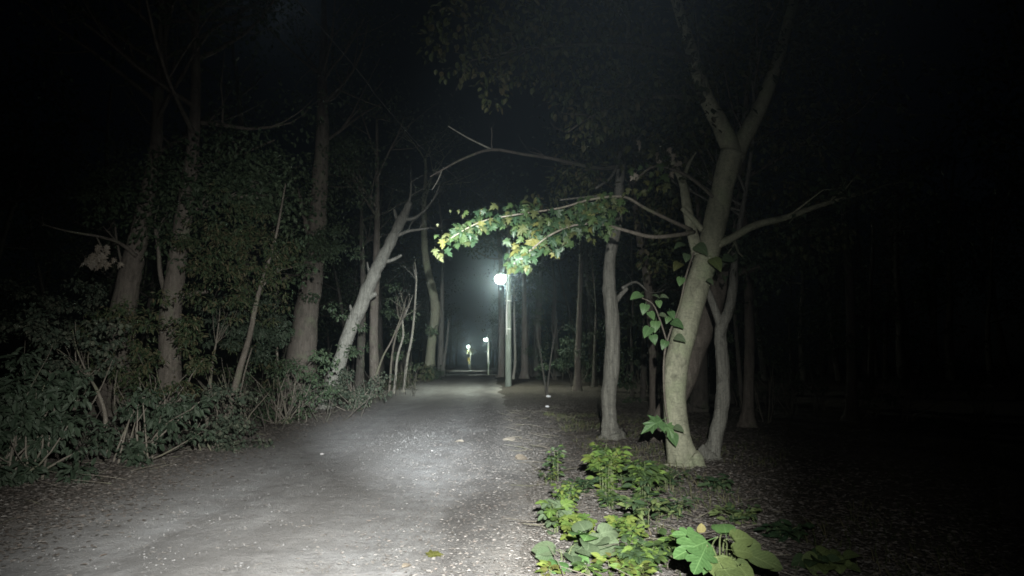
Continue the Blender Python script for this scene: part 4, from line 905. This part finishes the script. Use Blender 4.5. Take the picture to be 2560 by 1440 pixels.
for _ in range(1500):      # crushed stone in the bright streak
    px, py = random.gauss(1040, 60), random.gauss(1085, 26); px += (1085 - py) * 1.0
    p = gnd(px, py); pebble(p.x, p.y, random.uniform(.005, .014))
for _ in range(5200):
    y = sample_y(3.8, 18); l, r = edges(y); x = r + .9 + abs(random.gauss(0, 1.6))
    if noise.noise(Vector((x * .9, y * .9, 20))) < .0: continue
    p = Vector((x, y, height(x, y) - .005)); hgt = random.uniform(.04, .17); d = Vector((random.gauss(0, .5), random.gauss(0, .5), 1)).normalized(); sx = Vector((.004, .002, 0))
    gr.add([p - sx, p + sx, p + d * hgt * .6 + sx * .7, p + d * hgt + Vector((d.x, d.y, -.4)) * hgt * .4, p + d * hgt * .6 - sx * .7], [(0, 1, 2, 4), (4, 2, 3)])
for _ in range(500):
    side = random.random() < .6; y = sample_y(4, 20); l, r = edges(y); x = r + abs(random.gauss(0, 1.3)) if side else l - abs(random.gauss(0, 1.2)) + .3
    p = Vector((x, y, height(x, y) + .015)); a = random.uniform(0, 6.28); L = random.uniform(.08, .5)
    d = Vector((math.cos(a), math.sin(a), random.uniform(0, .25))); tube(tw, [(p, .005), (p + d * L * .5 + rv(.02), .004), (p + d * L, .002)], 4, 0, cap=False)
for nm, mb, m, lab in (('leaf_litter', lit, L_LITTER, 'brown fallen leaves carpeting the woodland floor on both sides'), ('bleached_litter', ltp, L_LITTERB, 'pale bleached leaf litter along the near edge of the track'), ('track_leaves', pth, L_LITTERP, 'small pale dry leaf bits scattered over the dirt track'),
                       ('grass', gr, L_GRASS, 'thin low grass blades among the leaf litter under the trees'), ('gravel', peb, L_PEB, 'loose grey gravel and crushed stone on the dirt track'),
                       ('twigs', tw, B_TWIG, 'small dry twigs strewn over the leaf litter')):
    tag(mb.build(nm, m, smooth=False), lab, nm.replace('_', ' '), kind='stuff')

# ------------------------------------------------------------------ damp night air
HX0, HX1, HY0, HY1, HZ0, HZ1 = -262, 262, -16, 480, -1.6, 22
m = MB(); box(m, Vector(((HX0 + HX1) / 2, (HY0 + HY1) / 2, (HZ0 + HZ1) / 2)), (HX1 - HX0, HY1 - HY0, HZ1 - HZ0))
M_HAZE = bpy.data.materials.new('haze_air'); M_HAZE.use_nodes = True; t = M_HAZE.node_tree
for n_ in list(t.nodes):
    if n_.type != 'OUTPUT_MATERIAL': t.nodes.remove(n_)
pv = t.nodes.new('ShaderNodeVolumePrincipled'); pv.inputs['Color'].default_value = (.68, .86, 1, 1); pv.inputs['Density'].default_value = .0034; pv.inputs['Anisotropy'].default_value = .95
t.links.new(pv.outputs[0], t.nodes['Material Output'].inputs['Volume'])
tag(m.build('haze', M_HAZE, smooth=False), 'faint damp mist hanging in the night air', 'haze', kind='stuff')
